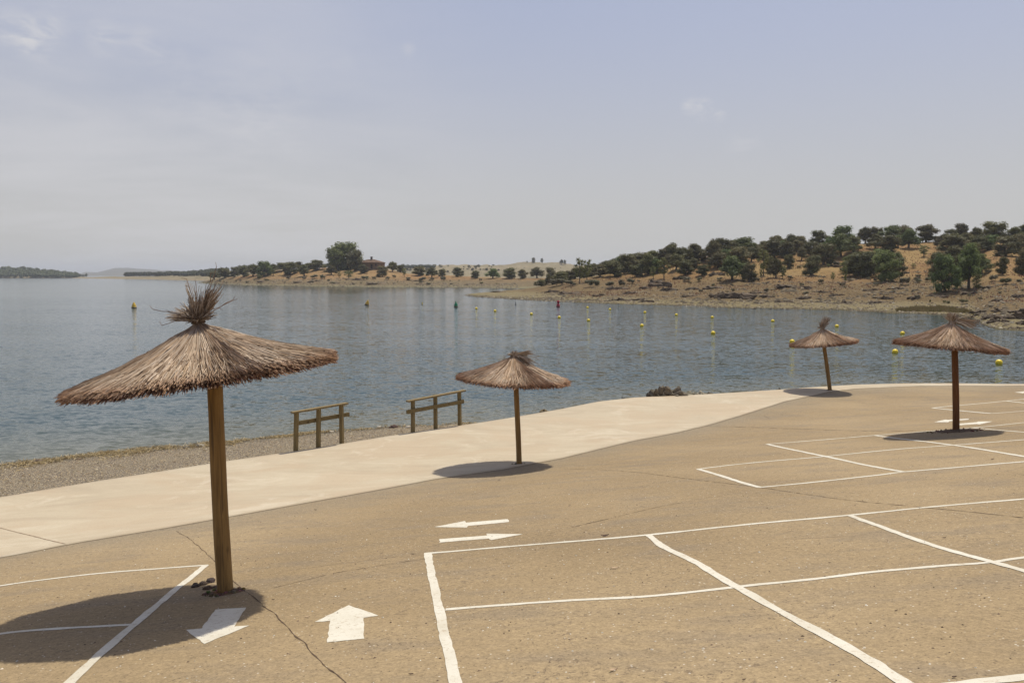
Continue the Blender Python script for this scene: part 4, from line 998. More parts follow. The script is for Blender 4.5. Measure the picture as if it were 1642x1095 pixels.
def proto_tree(kind, seed):
    """unit tree: width 1, height 1, base at the origin; returns (trunk mesh, crown mesh)"""
    r = random.Random(seed); cb = MB(); tb = MB()
    if kind in ('oak', 'green'):
        pal = OAK if kind == 'oak' else GRN
        tb.tube([(0, 0, -0.06), (0.01, 0, 0.12), (0.02*r.gauss(0, 1), 0, 0.30), (0.05*r.gauss(0, 1), 0.02, 0.5)], [0.05, 0.038, 0.03, 0.018], 8, True, col=(0.09, 0.075, 0.06))
        low = 0.10 if seed % 4 else 0.26; nl = r.randint(12, 16); lob = []
        for i in range(nl):
            a = 2*math.pi*i/nl*2.0+r.random()*0.7; q = 0.12+0.23*r.random(); z = low+(0.70-low)*((i+r.random())/nl)
            q *= 1.0 if z < 0.55 else 0.8
            lob.append(((math.cos(a)*q, math.sin(a)*q, z), 0.12+0.085*r.random()))
        for i in range(5): lob.append(((r.gauss(0, .12), r.gauss(0, .12), 0.68+0.15*r.random()), 0.15+0.05*r.random()))
        for c, rd in lob:
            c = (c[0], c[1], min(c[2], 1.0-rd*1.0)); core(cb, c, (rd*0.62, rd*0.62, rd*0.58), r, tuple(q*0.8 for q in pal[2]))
            tb.tube([(0, 0, 0.2), (c[0]*0.5, c[1]*0.5, 0.3+0.3*(c[2]-0.3)), c], [0.02, 0.014, 0.006], 5, False, col=(0.09, 0.075, 0.06))
            leafquads(cb, c, (rd*1.05, rd*1.05, rd*0.98), 135, 0.033, r, pal)
            for _ in range(6):
                d = Vector((r.gauss(0, 1), r.gauss(0, 1), r.gauss(0.3, 1))).normalized()*rd*0.95; leafquads(cb, (c[0]+d.x, c[1]+d.y, c[2]+d.z*0.9), (0.055, 0.055, 0.045), 16, 0.026, r, pal, 0.2)
    elif kind == 'willow':
        tb.tube([(0, 0, -0.05), (0.02, 0, 0.3), (-0.02, 0.01, 0.6), (0.02, 0, 0.9)], [0.030, 0.024, 0.015, 0.006], 7, True, col=(0.13, 0.11, 0.085))
        for i in range(15):
            z = 0.24+0.68*(i+r.random())/15; w = 0.36*math.sin(math.pi*min(0.95, (z-0.12)/0.95))+0.06; a = i*2.4; q = w*0.65*r.random()**0.5; c = (math.cos(a)*q, math.sin(a)*q, z)
            leafquads(cb, c, (0.15+0.05*r.random(), 0.15, 0.085), 75, 0.030, r, WIL, 0.15)
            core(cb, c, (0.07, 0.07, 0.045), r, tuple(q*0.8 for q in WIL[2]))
            tb.tube([(0, 0, z*0.7), c], [0.008, 0.003], 4, False, col=(0.13, 0.11, 0.085))
    else:
        for i in range(8):
            a = i*2.4; q = 0.3*r.random()**0.5; c = (math.cos(a)*q, math.sin(a)*q, 0.25+0.4*r.random()*(1-q))
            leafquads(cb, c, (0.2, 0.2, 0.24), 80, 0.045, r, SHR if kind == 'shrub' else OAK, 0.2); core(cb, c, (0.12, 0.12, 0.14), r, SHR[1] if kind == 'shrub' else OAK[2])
    return (tb.mesh('trunk', BARK) if tb.v else None), cb.mesh('crown', LEAF)
PRO = {k: [proto_tree(k, s) for s in range(n)] for k, n in (('oak', 7), ('green', 3), ('willow', 4), ('shrub', 5), ('dark', 2))}
PR = {'o': 'oak', 'g': 'green', 'w': 'willow', 's': 'shrub', 'd': 'dark'}
NM = {'o': 'holm_oak', 'g': 'oak_tree', 'w': 'young_willow', 's': 'shrub', 'd': 'shrub'}
TC = random.Random(77); cnt = 0
def plant(land, px, py, w, h, k, label, group, cat=None, sink=0.02):
    global cnt
    P, D = land.place(px, py); wm = w*D/F; hm = h*D/F
    tm, cm = PRO[PR[k]][cnt % len(PRO[PR[k]])]; cnt += 1
    rz = TC.random()*6.28
    if tm:
        root = empty(NM[k], P, rz); kw = 1.20 if k in 'og' else 1.15; root.scale = (wm*kw, wm*kw*0.92, hm*(1.14 if k in 'og' else 1.06))
        o = bpy.data.objects.new('trunk', tm); COL.objects.link(o); o.parent = root
        o = bpy.data.objects.new('crown', cm); COL.objects.link(o); o.parent = root
    else:
        root = bpy.data.objects.new(NM[k], cm); COL.objects.link(root); root.location = P; root.rotation_euler = (0, 0, rz); root.scale = (wm*1.2, wm*1.2, hm*1.2)
    tag(root, label, cat or ('tree' if k in 'ogw' else 'shrub'), group)
    return root
_o = ['first', 'second', 'third', 'fourth', 'fifth', 'sixth', 'seventh', 'eighth', 'ninth', 'tenth', 'eleventh', 'twelfth', 'thirteenth', 'fourteenth', 'fifteenth', 'sixteenth', 'seventeenth', 'eighteenth', 'nineteenth']
ORD = list(_o)
for tn, th_ in (('twenty', 'twentieth'), ('thirty', 'thirtieth'), ('forty', 'fortieth'), ('fifty', 'fiftieth'), ('sixty', 'sixtieth')):
    ORD += [th_]+[tn+'-'+q for q in _o[:9]]
def row(land, items, desc, group):
    items = sorted(items)
    for i, (px, py, w, h, k) in enumerate(items):
        plant(land, px, py, w, h, k, desc.replace('#', ORD[i]), group)
# skyline of the right hill, west end
row(hill, [(900, 447, 34, 16, 'o'), (922, 444, 32, 17, 'o'), (948, 441, 32, 19, 'o'), (972, 437, 34, 20, 'o'), (996, 431, 36, 22, 'g'), (1022, 427, 38, 24, 'o'), (1048, 424, 38, 23, 'o'), (1078, 420, 36, 27, 'o'), (1110, 419, 32, 26, 'o')],
    '# dark oak from the left along the low end of the hill skyline', 'oaks on the low skyline of the hill')
row(hill, [(1158, 413, 38, 28, 'o'), (1187, 412, 46, 29, 'g'), (1208, 407, 22, 16, 'o'), (1222, 400, 18, 15, 'o'), (1240, 402, 30, 24, 'o'), (1265, 398, 32, 24, 'o'), (1284, 399, 24, 20, 'o'), (1311, 396, 28, 24, 'o'), (1350, 394, 38, 28, 'g')],
    '# tree from the left on the middle skyline of the hill', 'trees on the middle skyline of the hill')
row(hill, [(1384, 391, 28, 24, 'o'), (1401, 389, 20, 24, 'o'), (1424, 391, 36, 26, 'g'), (1445, 386, 34, 25, 'o'), (1481, 387, 36, 26, 'o'), (1518, 388, 26, 18, 'o'), (1536, 387, 32, 26, 'o'), (1560, 388, 26, 20, 'o'), (1589, 389, 42, 30, 'o'), (1622, 391, 30, 24, 'o'), (1645, 390, 40, 30, 'o'), (1690, 388, 44, 30, 'o')],
    '# oak from the left on the highest skyline of the hill', 'oaks on the highest skyline of the hill')
row(hill, [(868, 450, 22, 10, 'o'), (886, 449, 26, 12, 'o'), (912, 447, 30, 14, 'o'), (936, 445, 30, 16, 'o'), (960, 441, 34, 17, 'o'), (984, 437, 34, 20, 'o'), (1010, 431, 36, 21, 'o'), (1034, 427, 38, 24, 'o'), (1062, 425, 36, 24, 'o'), (1094, 424, 34, 25, 'o'), (1172, 415, 36, 26, 'o'), (1124, 420, 26, 18, 'o')],
    '# oak from the left in the dense second rank below the low skyline', 'oaks in the second rank below the skyline')
row(hill, [(962, 444, 28, 17, 'o'), (985, 444, 38, 24, 'o'), (1008, 438, 34, 28, 'o'), (1038, 441, 36, 32, 'o'), (1083, 433, 28, 24, 'o'), (1098, 442, 26, 22, 'o'), (1125, 442, 22, 16, 'o'), (1141, 422, 34, 34, 'o')],
    '# dark oak from the left on the lower slope near the grey sign', 'oaks on the lower slope near the sign')
row(hill, [(1187, 426, 42, 28, 'o'), (1240, 414, 38, 26, 'o'), (1262, 414, 24, 24, 'o'), (1262, 430, 20, 20, 'o'), (1283, 418, 20, 20, 'o'), (1243, 447, 28, 30, 'o'), (1200, 453, 24, 28, 'o'), (1299, 442, 32, 30, 'o'), (1318, 424, 40, 30, 'o'), (1330, 413, 34, 30, 'g'), (1346, 413, 40, 34, 'g')],
    '# oak from the left on the orange middle slope', 'oaks on the orange middle slope')
row(hill, [(1421, 409, 48, 28, 'o'), (1453, 398, 32, 28, 'g'), (1405, 428, 40, 26, 'g'), (1375, 442, 48, 34, 'o'), (1391, 446, 40, 38, 'o'), (1437, 443, 24, 28, 'o'), (1500, 434, 32, 28, 'o'), (1525, 406, 48, 28, 'o'), (1566, 406, 42, 26, 'o'), (1609, 412, 48, 30, 'o'), (1532, 432, 46, 34, 'o'), (1637, 442, 32, 38, 'o'), (1605, 440, 22, 26, 'o'), (1700, 430, 44, 30, 'o')],
    '# oak from the left on the right part of the slope', 'oaks on the right part of the slope')
row(hill, [(1020, 444, 26, 18, 'o'), (1052, 438, 30, 22, 'g'), (1072, 430, 28, 20, 'o'), (1112, 432, 22, 16, 'o'), (1150, 430, 30, 22, 'o'), (1168, 424, 30, 22, 'g'), (1203, 420, 28, 22, 'o'), (1222, 414, 26, 20, 'o'), (1252, 407, 26, 18, 'g'), (1275, 405, 24, 18, 'o'), (1297, 410, 26, 20, 'o'),
          (1233, 437, 20, 24, 'o'), (1336, 400, 26, 20, 'o'), (1366, 404, 26, 22, 'o'), (1400, 400, 30, 22, 'o'), (1436, 398, 24, 18, 'g'), (1360, 436, 34, 26, 'g'), (1386, 432, 36, 26, 'o'), (1432, 436, 26, 28, 'g'), (1508, 400, 30, 20, 'o'), (1545, 398, 34, 22, 'o'), (1580, 402, 30, 22, 'g'), (1628, 404, 34, 26, 'o'), (1512, 446, 34, 32, 'g'), (1538, 448, 34, 40, 'o'), (1572, 440, 28, 30, 'g'), (1495, 448, 22, 22, 'o')],
    '# filling tree from the left in the merged clumps of the hill', 'trees merging into clumps on the hill')
plant(hill, 1173, 450, 46, 36, 'g', 'broad bushy green tree low on the slope with ground showing around it', 'single trees low on the slope')
plant(hill, 1417, 452, 46, 46, 'g', 'full green tree on a visible thin trunk above the rocks', 'single trees low on the slope')
plant(hill, 1514, 468, 40, 54, 'g', 'tall bright green bushy tree reaching down near the shore', 'single trees low on the slope')
plant(hill, 1552, 464, 46, 66, 'g', 'tallest dense green tree of the right cluster', 'single trees low on the slope')
plant(hill, 1564, 470, 20, 30, 'w', 'light green sapling at the right foot of the tall green cluster', 'light green young trees')
row(hill, [(929, 455, 26, 40, 'w'), (941, 453, 22, 36, 'w'), (1064, 448, 32, 34, 'w'), (1047, 447, 18, 20, 'w'), (1223, 442, 30, 42, 'w'), (1219, 450, 8, 26, 'w'), (1254, 448, 18, 22, 'w'), (1279, 405, 20, 18, 'w'), (1354, 458, 11, 32, 'w'), (1334, 451, 10, 14, 'w'), (1478, 412, 26, 18, 'w'), (1561, 416, 20, 26, 'w')],
    '# light green young tree from the left on the hill', 'light green young trees')
row(hill, [(880, 455, 16, 20, 'd'), (893, 459, 30, 15, 's'), (914, 459, 22, 11, 's'), (950, 460, 26, 14, 's'), (978, 461, 16, 11, 's'), (996, 460, 14, 13, 's'), (1012, 455, 16, 9, 's'), (1100, 452, 18, 9, 's'), (1315, 455, 10, 8, 's'), (1449, 458, 18, 14, 's'), (1470, 455, 12, 9, 's'), (1486, 452, 12, 9, 's'), (1545, 488, 14, 9, 'd'), (1514, 487, 6, 6, 'd'), (1520, 488, 9, 6, 'd'), (1491, 486, 4, 6, 'd'), (1610, 457, 18, 13, 'd'), (1590, 452, 16, 12, 's')],
    '# bush from the left low on the hill above the shore rocks', 'bushes low on the hill')
# far bank
plant(mid, 557, 433, 58, 40, 'g', 'biggest broad crowned tree on the far bank beside the stone house', 'trees on the far bank')
plant(mid, 570, 434, 30, 30, 'o', 'dark right flank tree of the biggest crown, touching the stone house', 'trees on the far bank')
plant(mid, 541, 434, 36, 33, 'g', 'dark left flank tree leaning into the biggest crown on the far bank', 'trees on the far bank')
row(mid, [(345, 444, 22, 12, 'o'), (362, 443, 24, 14, 'o'), (378, 443, 18, 14, 'o'), (392, 444, 22, 16, 'o'), (407, 443, 26, 18, 'o'), (425, 443, 26, 22, 'g'), (417, 449, 10, 10, 'd'), (440, 437, 22, 12, 'o'), (456, 434, 24, 12, 'o'), (466, 440, 30, 18, 'o'), (489, 443, 22, 17, 'o'), (480, 431, 24, 11, 'o'), (510, 433, 28, 15, 'o'), (496, 429, 22, 9, 'o'), (532, 441, 20, 14, 'o')],
    '# dark tree from the left on the far bank, left of the house', 'dark trees left of the house')
row(mid, [(583, 438, 18, 13, 'o'), (610, 430, 11, 9, 'o'), (630, 436, 19, 15, 'o'), (614, 444, 25, 16, 'o'), (643, 437, 12, 11, 'o'), (672, 442, 24, 14, 'o'), (693, 445, 20, 15, 'o'), (709, 443, 14, 11, 'o'), (735, 444, 18, 14, 'o'), (762, 447, 17, 12, 'o'), (790, 447, 22, 15, 'g'), (817, 447, 24, 16, 'o'), (838, 447, 18, 14, 'o'), (861, 445, 26, 16, 'o'), (884, 446, 20, 16, 'o')],
    '# dark tree from the left on the far bank, right of the biggest crown', 'dark trees right of the house')
row(mid, [(545, 446, 9, 10, 'w'), (560, 447, 22, 13, 'w'), (649, 444, 12, 14, 'w'), (440, 442, 14, 11, 'w'), (655, 450, 8, 7, 's'), (678, 451, 14, 8, 's'), (711, 451, 10, 10, 's'), (585, 449, 14, 8, 's'), (505, 447, 14, 8, 's'), (518, 448, 10, 8, 's'), (488, 448, 9, 5, 's'), (464, 448, 10, 6, 's'), (600, 448, 8, 5, 's'), (622, 449, 8, 6, 's'), (633, 446, 8, 6, 's'), (694, 450, 9, 5, 's')],
    '# pale bush from the left on the slope below the far house', 'pale bushes below the far house')
# trees on the pale hill
row(pale, [(845, 422, 2.5, 4, 'd'), (855, 421.5, 6, 7.5, 'o'), (868.5, 421.5, 5, 6.5, 'o'), (900, 424, 7, 7, 'o'), (905.5, 424, 4.5, 6.5, 'o')], '# tiny tree from the left on top of the pale distant hill', 'tiny trees on the pale hilltop')
TR = random.Random(4)
rock_small = []
def dots(land, n, x0, x1, ya, yb, wa, wb_, kinds, name_desc, group):
    its = []
    for i in range(n):
        px = x0+(x1-x0)*TR.random(); py = ya(px)+(yb(px)-ya(px))*TR.random(); w = wa+(wb_-wa)*TR.random()**1.5
        its.append((px, py, w, w*0.62, TR.choice(kinds)))
    row(land, its, name_desc, group)
dots(pale, 60, 640, 800, lambda x: 426.5, lambda x: 440, 3, 7, 'oods', '# small dark bush from the left on the pale rocky hillside', 'bushes scattered on the pale hillside')
dots(pale, 22, 800, 900, lambda x: 425, lambda x: 440, 2, 4, 's', '# tiny dry bush from the left on the bald pale slope', 'dry bushes on the bald pale slope')
dots(mid, 34, 345, 830, lambda x: 450, lambda x: 457.5, 3, 7, 'ssd', '# low bush from the left just above the far waterline', 'low bushes on the far waterline')
dots(hill, 26, 1060, 1500, lambda x: 428, lambda x: 452, 7, 14, 'wss', '# small pale bush from the left between the trees of the hill', 'pale bushes between the trees')
dots(hill, 46, 1010, 1640, lambda x: 448, lambda x: 482, 5, 12, 's', '# low dry scrub from the left among the ledges of the hill shore', 'dry scrub among the ledges')
dots(hill, 20, 1150, 1640, lambda x: 400+0.02*(1640-x), lambda x: 440, 6, 12, 's', '# small dry bush from the left on the orange hill grass', 'dry bushes on the orange slope')

# far woods that read as one mass
def wood(name, land, spec, label, pal, dens, seed, quad=0.9, hmul=1.0):
    r = random.Random(seed); b = MB()
    for i in range(dens):
        px, py, w, h = spec(r); P, D = land.place(px, py); wm = w*D/F/2; hm = h*D/F
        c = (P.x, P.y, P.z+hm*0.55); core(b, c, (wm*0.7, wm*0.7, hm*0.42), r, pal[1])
        leafquads(b, c, (wm, wm, hm*0.5), 75, wm*0.28, r, pal, 0.5)
    return tag(b.build(name, LEAF), label, 'wood', None, 'stuff')
FP = [(0.075, 0.092, 0.045), (0.09, 0.105, 0.05), (0.068, 0.082, 0.04), (0.10, 0.112, 0.06)]
def sp_left(r):
    px = -160+286*r.random(); lim = interp([(-160, 423), (0, 424.5), (30, 423.5), (80, 428), (110, 432.5), (126, 436)], px); top = lim+(442-lim)*r.random()
    h = 4.5+3*r.random(); return px, min(top+h, 445.3), 5+5*r.random(), h
wood('distant_wood', left, sp_left, 'grey green wood covering the low headland at far left', FP, 620, 21)
def sp_mid(r):
    px = 203+165*r.random(); lim = interp([(200, 434), (230, 433), (270, 431.5), (300, 432.5), (320, 431), (340, 428), (352, 425.5), (368, 428)], px); top = lim+(440-lim)*r.random()**1.4
    h = 4.5+2.5*r.random(); return px, min(top+h, 443), 5+4*r.random(), h
wood('distant_wood', sand, sp_mid, 'grey green wood behind the sandy bank left of centre', FP, 380, 22)
def sp_gap(r): px = 128+14*r.random(); return px, 444.2, 4, 3.5+2.5*r.random()
wood('distant_wood', left, sp_gap, 'small clump of trees in the gap beside the blue mountain', FP, 7, 23)
def sp_back(r): px = 380+150*r.random(); return px, 431+4*r.random()-0.02*(px-380), 6+4*r.random(), 5+3*r.random()
wood('distant_wood', sand, sp_back, 'hazy line of trees behind the dark oaks of the far bank', FP, 90, 24)
def sp_back2(r): px = 640+60*r.random(); return px, 430, 6+3*r.random(), 3.5+2*r.random()
wood('distant_wood', pale, sp_back2, 'low hazy thicket along the top of the pale hill', FP, 40, 25)

# reeds and dry grass by the cove
r = random.Random(31); b = MB()
for _ in range(9000):
    px = 1437+125*r.random(); t = 0.030+0.055*r.random()*math.sin(math.pi*min(1, max(0.06, (px-1437)/125)))**0.6+0.008*nz(px*0.12, 3)
    y, z = hill.prof(px, t); x = (px-CX)/F*y; L = (0.10+0.40*r.random())*(0.5+abs(nz(px*0.2, t*40))*1.5); c = r.choice([(0.22, 0.20, 0.07), (0.28, 0.24, 0.10), (0.17, 0.17, 0.055), (0.32, 0.25, 0.12)])
    dx, dy = r.gauss(0, .12), r.gauss(0, .12); w = 0.03
    b.add([(x-w, y, z), (x+w, y, z), (x+dx, y+dy, z+L)], [(0, 1, 2)], c)
tag(b.build('reeds', LEAF), 'yellow green reeds along the cove shore', 'reeds', None, 'stuff')
# dry grass tufts on the slopes
b = MB()
for _ in range(11000):
    px = 900+760*r.random(); t = 0.22+0.78*r.random(); y, z = hill.prof(px, t); x = (px-CX)/F*y
    if nz(x*0.08, y*0.08, 5) < -0.1: continue
    L = 0.12+0.22*r.random(); c = r.choice([(0.27, 0.19, 0.09), (0.32, 0.23, 0.11), (0.23, 0.15, 0.07), (0.19, 0.15, 0.08)]); w = 0.10; dx, dy = r.gauss(0, .15), r.gauss(0, .15)
    b.add([(x-w, y, z-0.05), (x+w, y, z-0.05), (x+dx, y+dy, z+L)], [(0, 1, 2)], c)
tag(b.build('dry_grass', LEAF), 'tufts of dry orange grass over the hill slope', 'grass', None, 'stuff')

# rock ledges in the drawdown zone
def ledge_mesh(seed):
    r = random.Random(seed); b = MB(); b.smooth = False
    for i in range(9):
        cx, cy = r.gauss(0, 0.42), r.gauss(0, 0.20); s = 0.16+0.22*r.random(); hh = 0.25+0.65*r.random()
        sm = stone_mb(seed*17+i, 2, 1.0, 0.7, (1, 1, 1)); k = 0.7+0.7*r.random(); c = (0.100*k, 0.074*k, 0.050*k); a = r.gauss(0, .3)
        b.add([(cx+v[0]*s*1.6*math.cos(a)-v[1]*s*.7*math.sin(a), cy+v[0]*s*1.4*math.sin(a)+v[1]*s*0.8, v[2]*s*hh*0.9+0.02) for v in sm.v], sm.f, c)
    return b.mesh('rock_ledge', ROCKM)
LM = [ledge_mesh(k) for k in range(8)]
led = [(920, 471, 46, 9), (886, 468, 26, 6), (800, 467.5, 36, 3.5), (1000, 481, 36, 7), (1036, 484, 26, 6), (960, 474, 22, 6), (1055, 452, 30, 10), (1060, 458, 40, 10), (1008, 470, 24, 9), (1150, 461, 44, 7), (1135, 463, 22, 6), (1170, 476, 50, 12), (1150, 474, 26, 8), (1190, 478, 30, 7),
       (1207, 470, 28, 8), (1228, 476, 30, 7), (1262, 458, 40, 6), (1285, 462, 34, 6), (1100, 475, 30, 7), (1068, 466, 22, 9), (1035, 462, 28, 6), (1030, 480, 40, 5), (1110, 463, 34, 6), (1320, 484, 30, 5), (1363, 485, 36, 8), (1402, 486, 30, 6), (1340, 474, 26, 6), (1440, 462, 44, 6), (1465, 478, 30, 6), (1420, 478, 34, 8),
       (1396, 465, 26, 5), (1335, 422, 28, 6), (1340, 427, 34, 4), (1450, 438, 20, 5), (1500, 475, 34, 5), (1560, 470, 40, 6), (1585, 462, 26, 6), (1600, 482, 36, 7), (1630, 476, 30, 8), (1545, 492, 30, 3), (1320, 468, 30, 5), (1290, 478, 32, 5), (1255, 484, 30, 5), (1215, 486, 28, 4), (985, 463, 30, 6), (1090, 447, 20, 7), (1148, 440, 26, 6),
       (1622, 512, 60, 14), (1640, 500, 56, 16), (1600, 516, 34, 8), (1590, 509, 40, 7), (1650, 520, 50, 12), (1610, 498, 36, 9), (1575, 502, 30, 6), (1570, 524, 18, 5), (1635, 527, 26, 5), (505, 451, 22, 3), (540, 453, 20, 3), (480, 452, 24, 3), (570, 448, 30, 4), (660, 449, 28, 3), (675, 455, 30, 3), (600, 454, 28, 2.5), (420, 451, 24, 3), (750, 456, 20, 2.5)]
lc = {}
for i, (px, py, w, h) in enumerate(sorted(led)):
    ld = mid if px < 780 else hill
    P, D = ld.place(px, py+1); o = bpy.data.objects.new('rock_ledge', LM[i % 8]); COL.objects.link(o)
    wm = w*D/F; o.location = P-Vector((0, 0, 0.05)); o.scale = (wm*0.44, wm*0.50, h*D/F*2.3); o.rotation_euler = (0, 0, TR.gauss(0, 0.15))
    g_ = 'ledges on the far bank' if px < 780 else ('ledges at the right end near the cove' if px > 1560 else 'ledges above the hill shore')
    lb = {'ledges on the far bank': ' low brown rock ledge from the left on the far bank', 'ledges at the right end near the cove': ' dark rock ledge from the left beside the cove at the right edge', 'ledges above the hill shore': ' dark flat rock ledge from the left on the bare slope above the hill shore'}[g_]
    lc[g_] = lc.get(g_, -1)+1; lb = ORD[lc[g_]]+lb
    tag(o, lb, 'rock', g_)
# bright pebbly waterline stones
def pl_shore(r):
    px = 745+895*r.random(); t = 0.005+0.35*r.random()**1.5; y, z = hill.prof(px, t); return (px-CX)/F*y, y, z+0.02
scatter_pebbles('shore_stones', 5000, pl_shore, 0.07, 0.32, [(0.26, 0.215, 0.145), (0.19, 0.15, 0.10), (0.12, 0.09, 0.065), (0.16, 0.125, 0.085), (0.30, 0.26, 0.19)], 'loose stones strewn along the shore of the hill', 'stones', 5)
def pl_shore2(r):
    px = 340+490*r.random(); t = 0.01+0.5*r.random()**1.5; y, z = mid.prof(px, t); return (px-CX)/F*y, y, z+0.02
scatter_pebbles('shore_stones', 1600, pl_shore2, 0.2, 0.6, [(0.24, 0.2, 0.14), (0.18, 0.15, 0.10), (0.12, 0.09, 0.065)], 'loose stones strewn along the far bank shore', 'stones', 6)

def pl_rub(r):
    px = 860+780*r.random(); t = 0.06+0.50*r.random(); y, z = hill.prof(px, t); x = (px-CX)/F*y
    if nz(x*0.07, y*0.13, 2.2) < 0.20: return None
    return x, y, z
scatter_pebbles('rubble', 8500, pl_rub, 0.10, 0.75, [(0.10, 0.078, 0.050), (0.13, 0.102, 0.064), (0.08, 0.062, 0.042), (0.17, 0.13, 0.08)], 'broken dark slate rubble on the bare slope above the hill shore', 'rubble', 8, 0.45)

# ---------------------------------------------------------------- stone house on the far bank
P, D = mid.place(596, 431.0); sx = D/F
HW = mat_tint('house stone wall', 0.95, 0.1, 1.2, 0.35, 0.05)
house = empty('stone_house', P, R(-12)); tag(house, 'old brown stone house with tiled hip roof beside the biggest tree', 'house')
hw, hd, hh = 36*sx/2, 4.2, 9.5*sx
b = MB(); b.box((0, 0, hh/2-0.4), (hw, hd, hh/2+0.4), None, (0.20, 0.135, 0.085)); b.build('wall', HW, house)
b = MB(); rz_ = hh+5*sx; e = 0.45
b.add([(-hw-e, -hd-e, hh), (hw+e, -hd-e, hh), (hw+e, hd+e, hh), (-hw-e, hd+e, hh), (-hw*0.35, 0, rz_), (hw*0.35, 0, rz_), (-hw-e, -hd-e, hh-0.15), (hw+e, -hd-e, hh-0.15), (hw+e, hd+e, hh-0.15), (-hw-e, hd+e, hh-0.15)],
      [(0, 1, 5, 4), (1, 2, 5), (2, 3, 4, 5), (3, 0, 4), (6, 7, 1, 0), (7, 8, 2, 1), (8, 9, 3, 2), (9, 6, 0, 3), (9, 8, 7, 6)], (0.135, 0.088, 0.06)); roof = b.build('roof', HW, house)
b = MB(); b.box((hw*0.05, 0, rz_+0.35), (0.4, 0.4, 0.85), None, (0.10, 0.07, 0.055)); b.box((hw*0.05, 0, rz_+1.27), (0.52, 0.52, 0.07), None, (0.09, 0.06, 0.05)); b.build('chimney', HW, roof)
for x_, z_, w_, h_, nm in ((hw*0.35, 1.0, 0.5, 1.05, 'door'), (hw*0.75, 1.7, 0.4, 0.45, 'window'), (-hw*0.3, 1.7, 0.4, 0.45, 'window')):
    b = MB(); b.box((x_, -hd-0.01, z_), (w_, 0.06, h_), None, (0.035, 0.028, 0.024)); b.build(nm, HW, house)

# sign on two posts
P, D = hill.place(1027, 439); sx = D/F
sg = empty('sign_board', P); tag(sg, 'grey board on thin posts among the oaks near the tip of the hill', 'sign')
b = MB(); b.box((0, 0, 11*sx), (4.8*sx, 0.03, 4.6*sx), None, (0.26, 0.27, 0.27)); b.box((0, -0.035, 11*sx), (4.4*sx, 0.01, 4.2*sx), None, (0.31, 0.32, 0.32)); b.build('board', PLAST, sg)
for s in (-1, 0, 1):
    b = MB(); b.tube([(s*3.8*sx, 0.07, -0.3), (s*3.8*sx, 0.07, 13*sx)], 0.05, 6, True, col=(0.12, 0.11, 0.10)); b.build('post', PLAST, sg)

# ---------------------------------------------------------------- buoys
def sphere(b, c, r, col, seg=20, ring=12, sq=1.0):
    vs = []; 
    for j in range(ring+1):
        th = math.pi*j/ring
        for i in range(seg):
            a = 2*math.pi*i/seg; vs.append((c[0]+r*math.sin(th)*math.cos(a), c[1]+r*math.sin(th)*math.sin(a), c[2]+r*math.cos(th)*sq))
    b.add(vs, [(j*seg+i, j*seg+(i+1) % seg, (j+1)*seg+(i+1) % seg, (j+1)*seg+i) for j in range(ring) for i in range(seg)][::1], col)
YEL = (0.88, 0.64, 0.02)
root0 = empty('ball_buoy', (0, 0, 0))
b = MB(); b.smooth = True; sphere(b, (0, 0, 0.07), 0.185, YEL); b.build('float', PLAST, root0)
b = MB(); b.tube([(0, 0, 0.25), (0, 0, 0.285)], [0.035, 0.03], 10, True, col=(0.5, 0.4, 0.05)); ey = b.build('eye', PLAST, root0)
ball = [(763.7, 495.5), (793.6, 499.5), (851.9, 504.5), (896.7, 510), (942, 494), (943.6, 515), (977.8, 497), (1033.9, 502), (1029, 523.5), (1084.4, 506), (1141.9, 510), (1143.3, 535.5), (1239, 516), (1270, 549.5), (1341.7, 524.5), (1447, 536), (1435, 566), (1601.6, 583.5)]
outer_row = sorted([p for p in ball if p in [(763.7, 495.5), (793.6, 499.5), (851.9, 504.5), (896.7, 510), (943.6, 515), (1029, 523.5), (1143.3, 535.5), (1270, 549.5), (1435, 566), (1601.6, 583.5)]])
inner_row = sorted([p for p in ball if p not in outer_row])
first = True
for rw, nm in ((outer_row, 'near'), (inner_row, 'far')):
    for i, (px, py) in enumerate(rw):
        o = root0 if first else copy_tree(root0); first = False
        o.location = hitw(px, py); o.rotation_euler = (0.1*math.sin(px), 0.1*math.cos(px), px)
        lb = ORD[i]+' yellow ball buoy from the left in the '+nm+' line'
        if (px, py) == (1601.6, 583.5): lb = 'largest yellow ball buoy, floating under the right umbrella rim'
        if (px, py) == (1270, 549.5): lb = 'yellow ball buoy half hidden by the leaning umbrella'
        tag(o, lb, 'buoy', 'yellow ball buoys in two lines')
def lathe(b, prof, col, seg=20, tilt=None):
    vs = [(r_*math.cos(2*math.pi*i/seg), r_*math.sin(2*math.pi*i/seg), z) for r_, z in prof for i in range(seg)]
    b.add(vs, [(j*seg+i, j*seg+(i+1) % seg, (j+1)*seg+(i+1) % seg, (j+1)*seg+i) for j in range(len(prof)-1) for i in range(seg)]+[tuple((len(prof)-1)*seg+i for i in range(seg))], col)
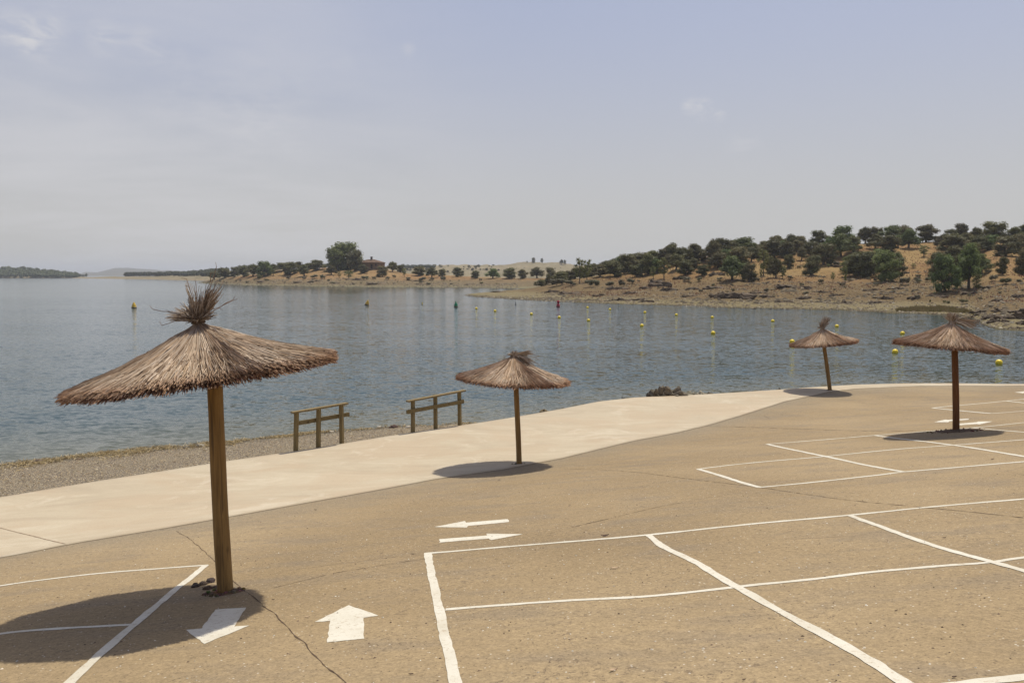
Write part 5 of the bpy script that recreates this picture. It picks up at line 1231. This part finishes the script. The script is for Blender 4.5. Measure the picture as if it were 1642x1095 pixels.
def marker(px, py, wpx, hpx, col, shape, label, rot=(0, 0, 0)):
    P = hitw(px, py); k = P.y/F; w = wpx*k/2; h = hpx*k
    root = empty('marker_buoy', P); root.rotation_euler = rot; tag(root, label, 'buoy')
    dk = tuple(c*0.45 for c in col)
    b = MB(); b.smooth = True; lathe(b, [(w*0.7, -0.25*h), (w, -0.02*h), (w, 0.10*h), (w*0.93, 0.18*h)], (0.10, 0.07, 0.03) if shape != 'can' else dk); b.build('hull', PLAST, root)
    b = MB(); b.smooth = True
    if shape == 'cone': lathe(b, [(w*0.93, 0.18*h), (w*0.80, 0.42*h), (w*0.45, 0.78*h), (w*0.22, 0.9*h), (w*0.2, h), (0.01, h)], col)
    elif shape == 'point': lathe(b, [(w*0.93, 0.18*h), (w*0.85, 0.45*h), (w*0.4, 0.66*h), (w*0.34, 0.8*h), (w*0.12, 0.97*h), (0.01, h)], col)
    elif shape == 'can': lathe(b, [(w*0.93, 0.18*h), (w*0.9, 0.36*h), (w*0.5, 0.48*h), (w*0.5, 0.60*h), (w*0.66, 0.62*h), (w*0.66, h), (0.01, h)], col)
    else: lathe(b, [(w*0.93, 0.18*h), (w*0.6, 0.3*h), (w*0.5, 0.55*h), (w*0.5, h), (0.01, h)], col)
    b.build('body', PLAST, root)
    if shape in ('point', 'stick'):
        b = MB(); b.tube([(0, 0, 0.9*h), (0, 0, 1.15*h)], w*0.12, 6, True, col=(0.1, 0.1, 0.1)); b.build('staff', PLAST, root)
    return root
marker(215, 494, 8, 9.5, (0.60, 0.38, 0.03), 'cone', 'yellow cone buoy alone on the left, beyond the nearest umbrella')
marker(588, 489.5, 7, 9, (0.55, 0.33, 0.04), 'cone', 'orange yellow cone buoy tilted to the right in mid lake', (0, R(16), 0))
marker(677, 488.5, 3, 4, (0.40, 0.30, 0.03), 'stick', 'tiny yellow stick buoy left of the green buoy')
marker(731, 492.5, 6.5, 10, (0.0, 0.20, 0.075), 'point', 'dark green pointed marker buoy in mid lake')
marker(895, 492, 6, 10, (0.38, 0.005, 0.02), 'can', 'red marker buoy with a can top off the hill shore')
marker(827, 488.5, 2.6, 4.5, (0.13, 0.14, 0.14), 'stick', 'tiny grey stick buoy left of the red buoy')

# ---------------------------------------------------------------- haze
b = MB(); X0, X1, Y0, Y1, Z0, Z1 = -7000, 7000, -7000, 7000, -3.6, 75
b.add([(X0, Y0, Z0), (X1, Y0, Z0), (X1, Y1, Z0), (X0, Y1, Z0), (X0, Y0, Z1), (X1, Y0, Z1), (X1, Y1, Z1), (X0, Y1, Z1)], [(3, 2, 1, 0), (4, 5, 6, 7), (0, 1, 5, 4), (1, 2, 6, 5), (2, 3, 7, 6), (3, 0, 4, 7)])
hm = bpy.data.materials.new('haze'); hm.use_nodes = True; t = hm.node_tree; t.nodes.clear()
ou = t.nodes.new('ShaderNodeOutputMaterial'); pv = t.nodes.new('ShaderNodeVolumePrincipled'); t.links.new(pv.outputs[0], ou.inputs['Volume'])
pv.inputs['Color'].default_value = (0.80, 0.84, 0.92, 1); pv.inputs['Density'].default_value = 0.00018; pv.inputs['Anisotropy'].default_value = 0.3
o = b.build('haze', hm); tag(o, 'thin summer haze lying over the lake', 'haze', None, 'stuff')
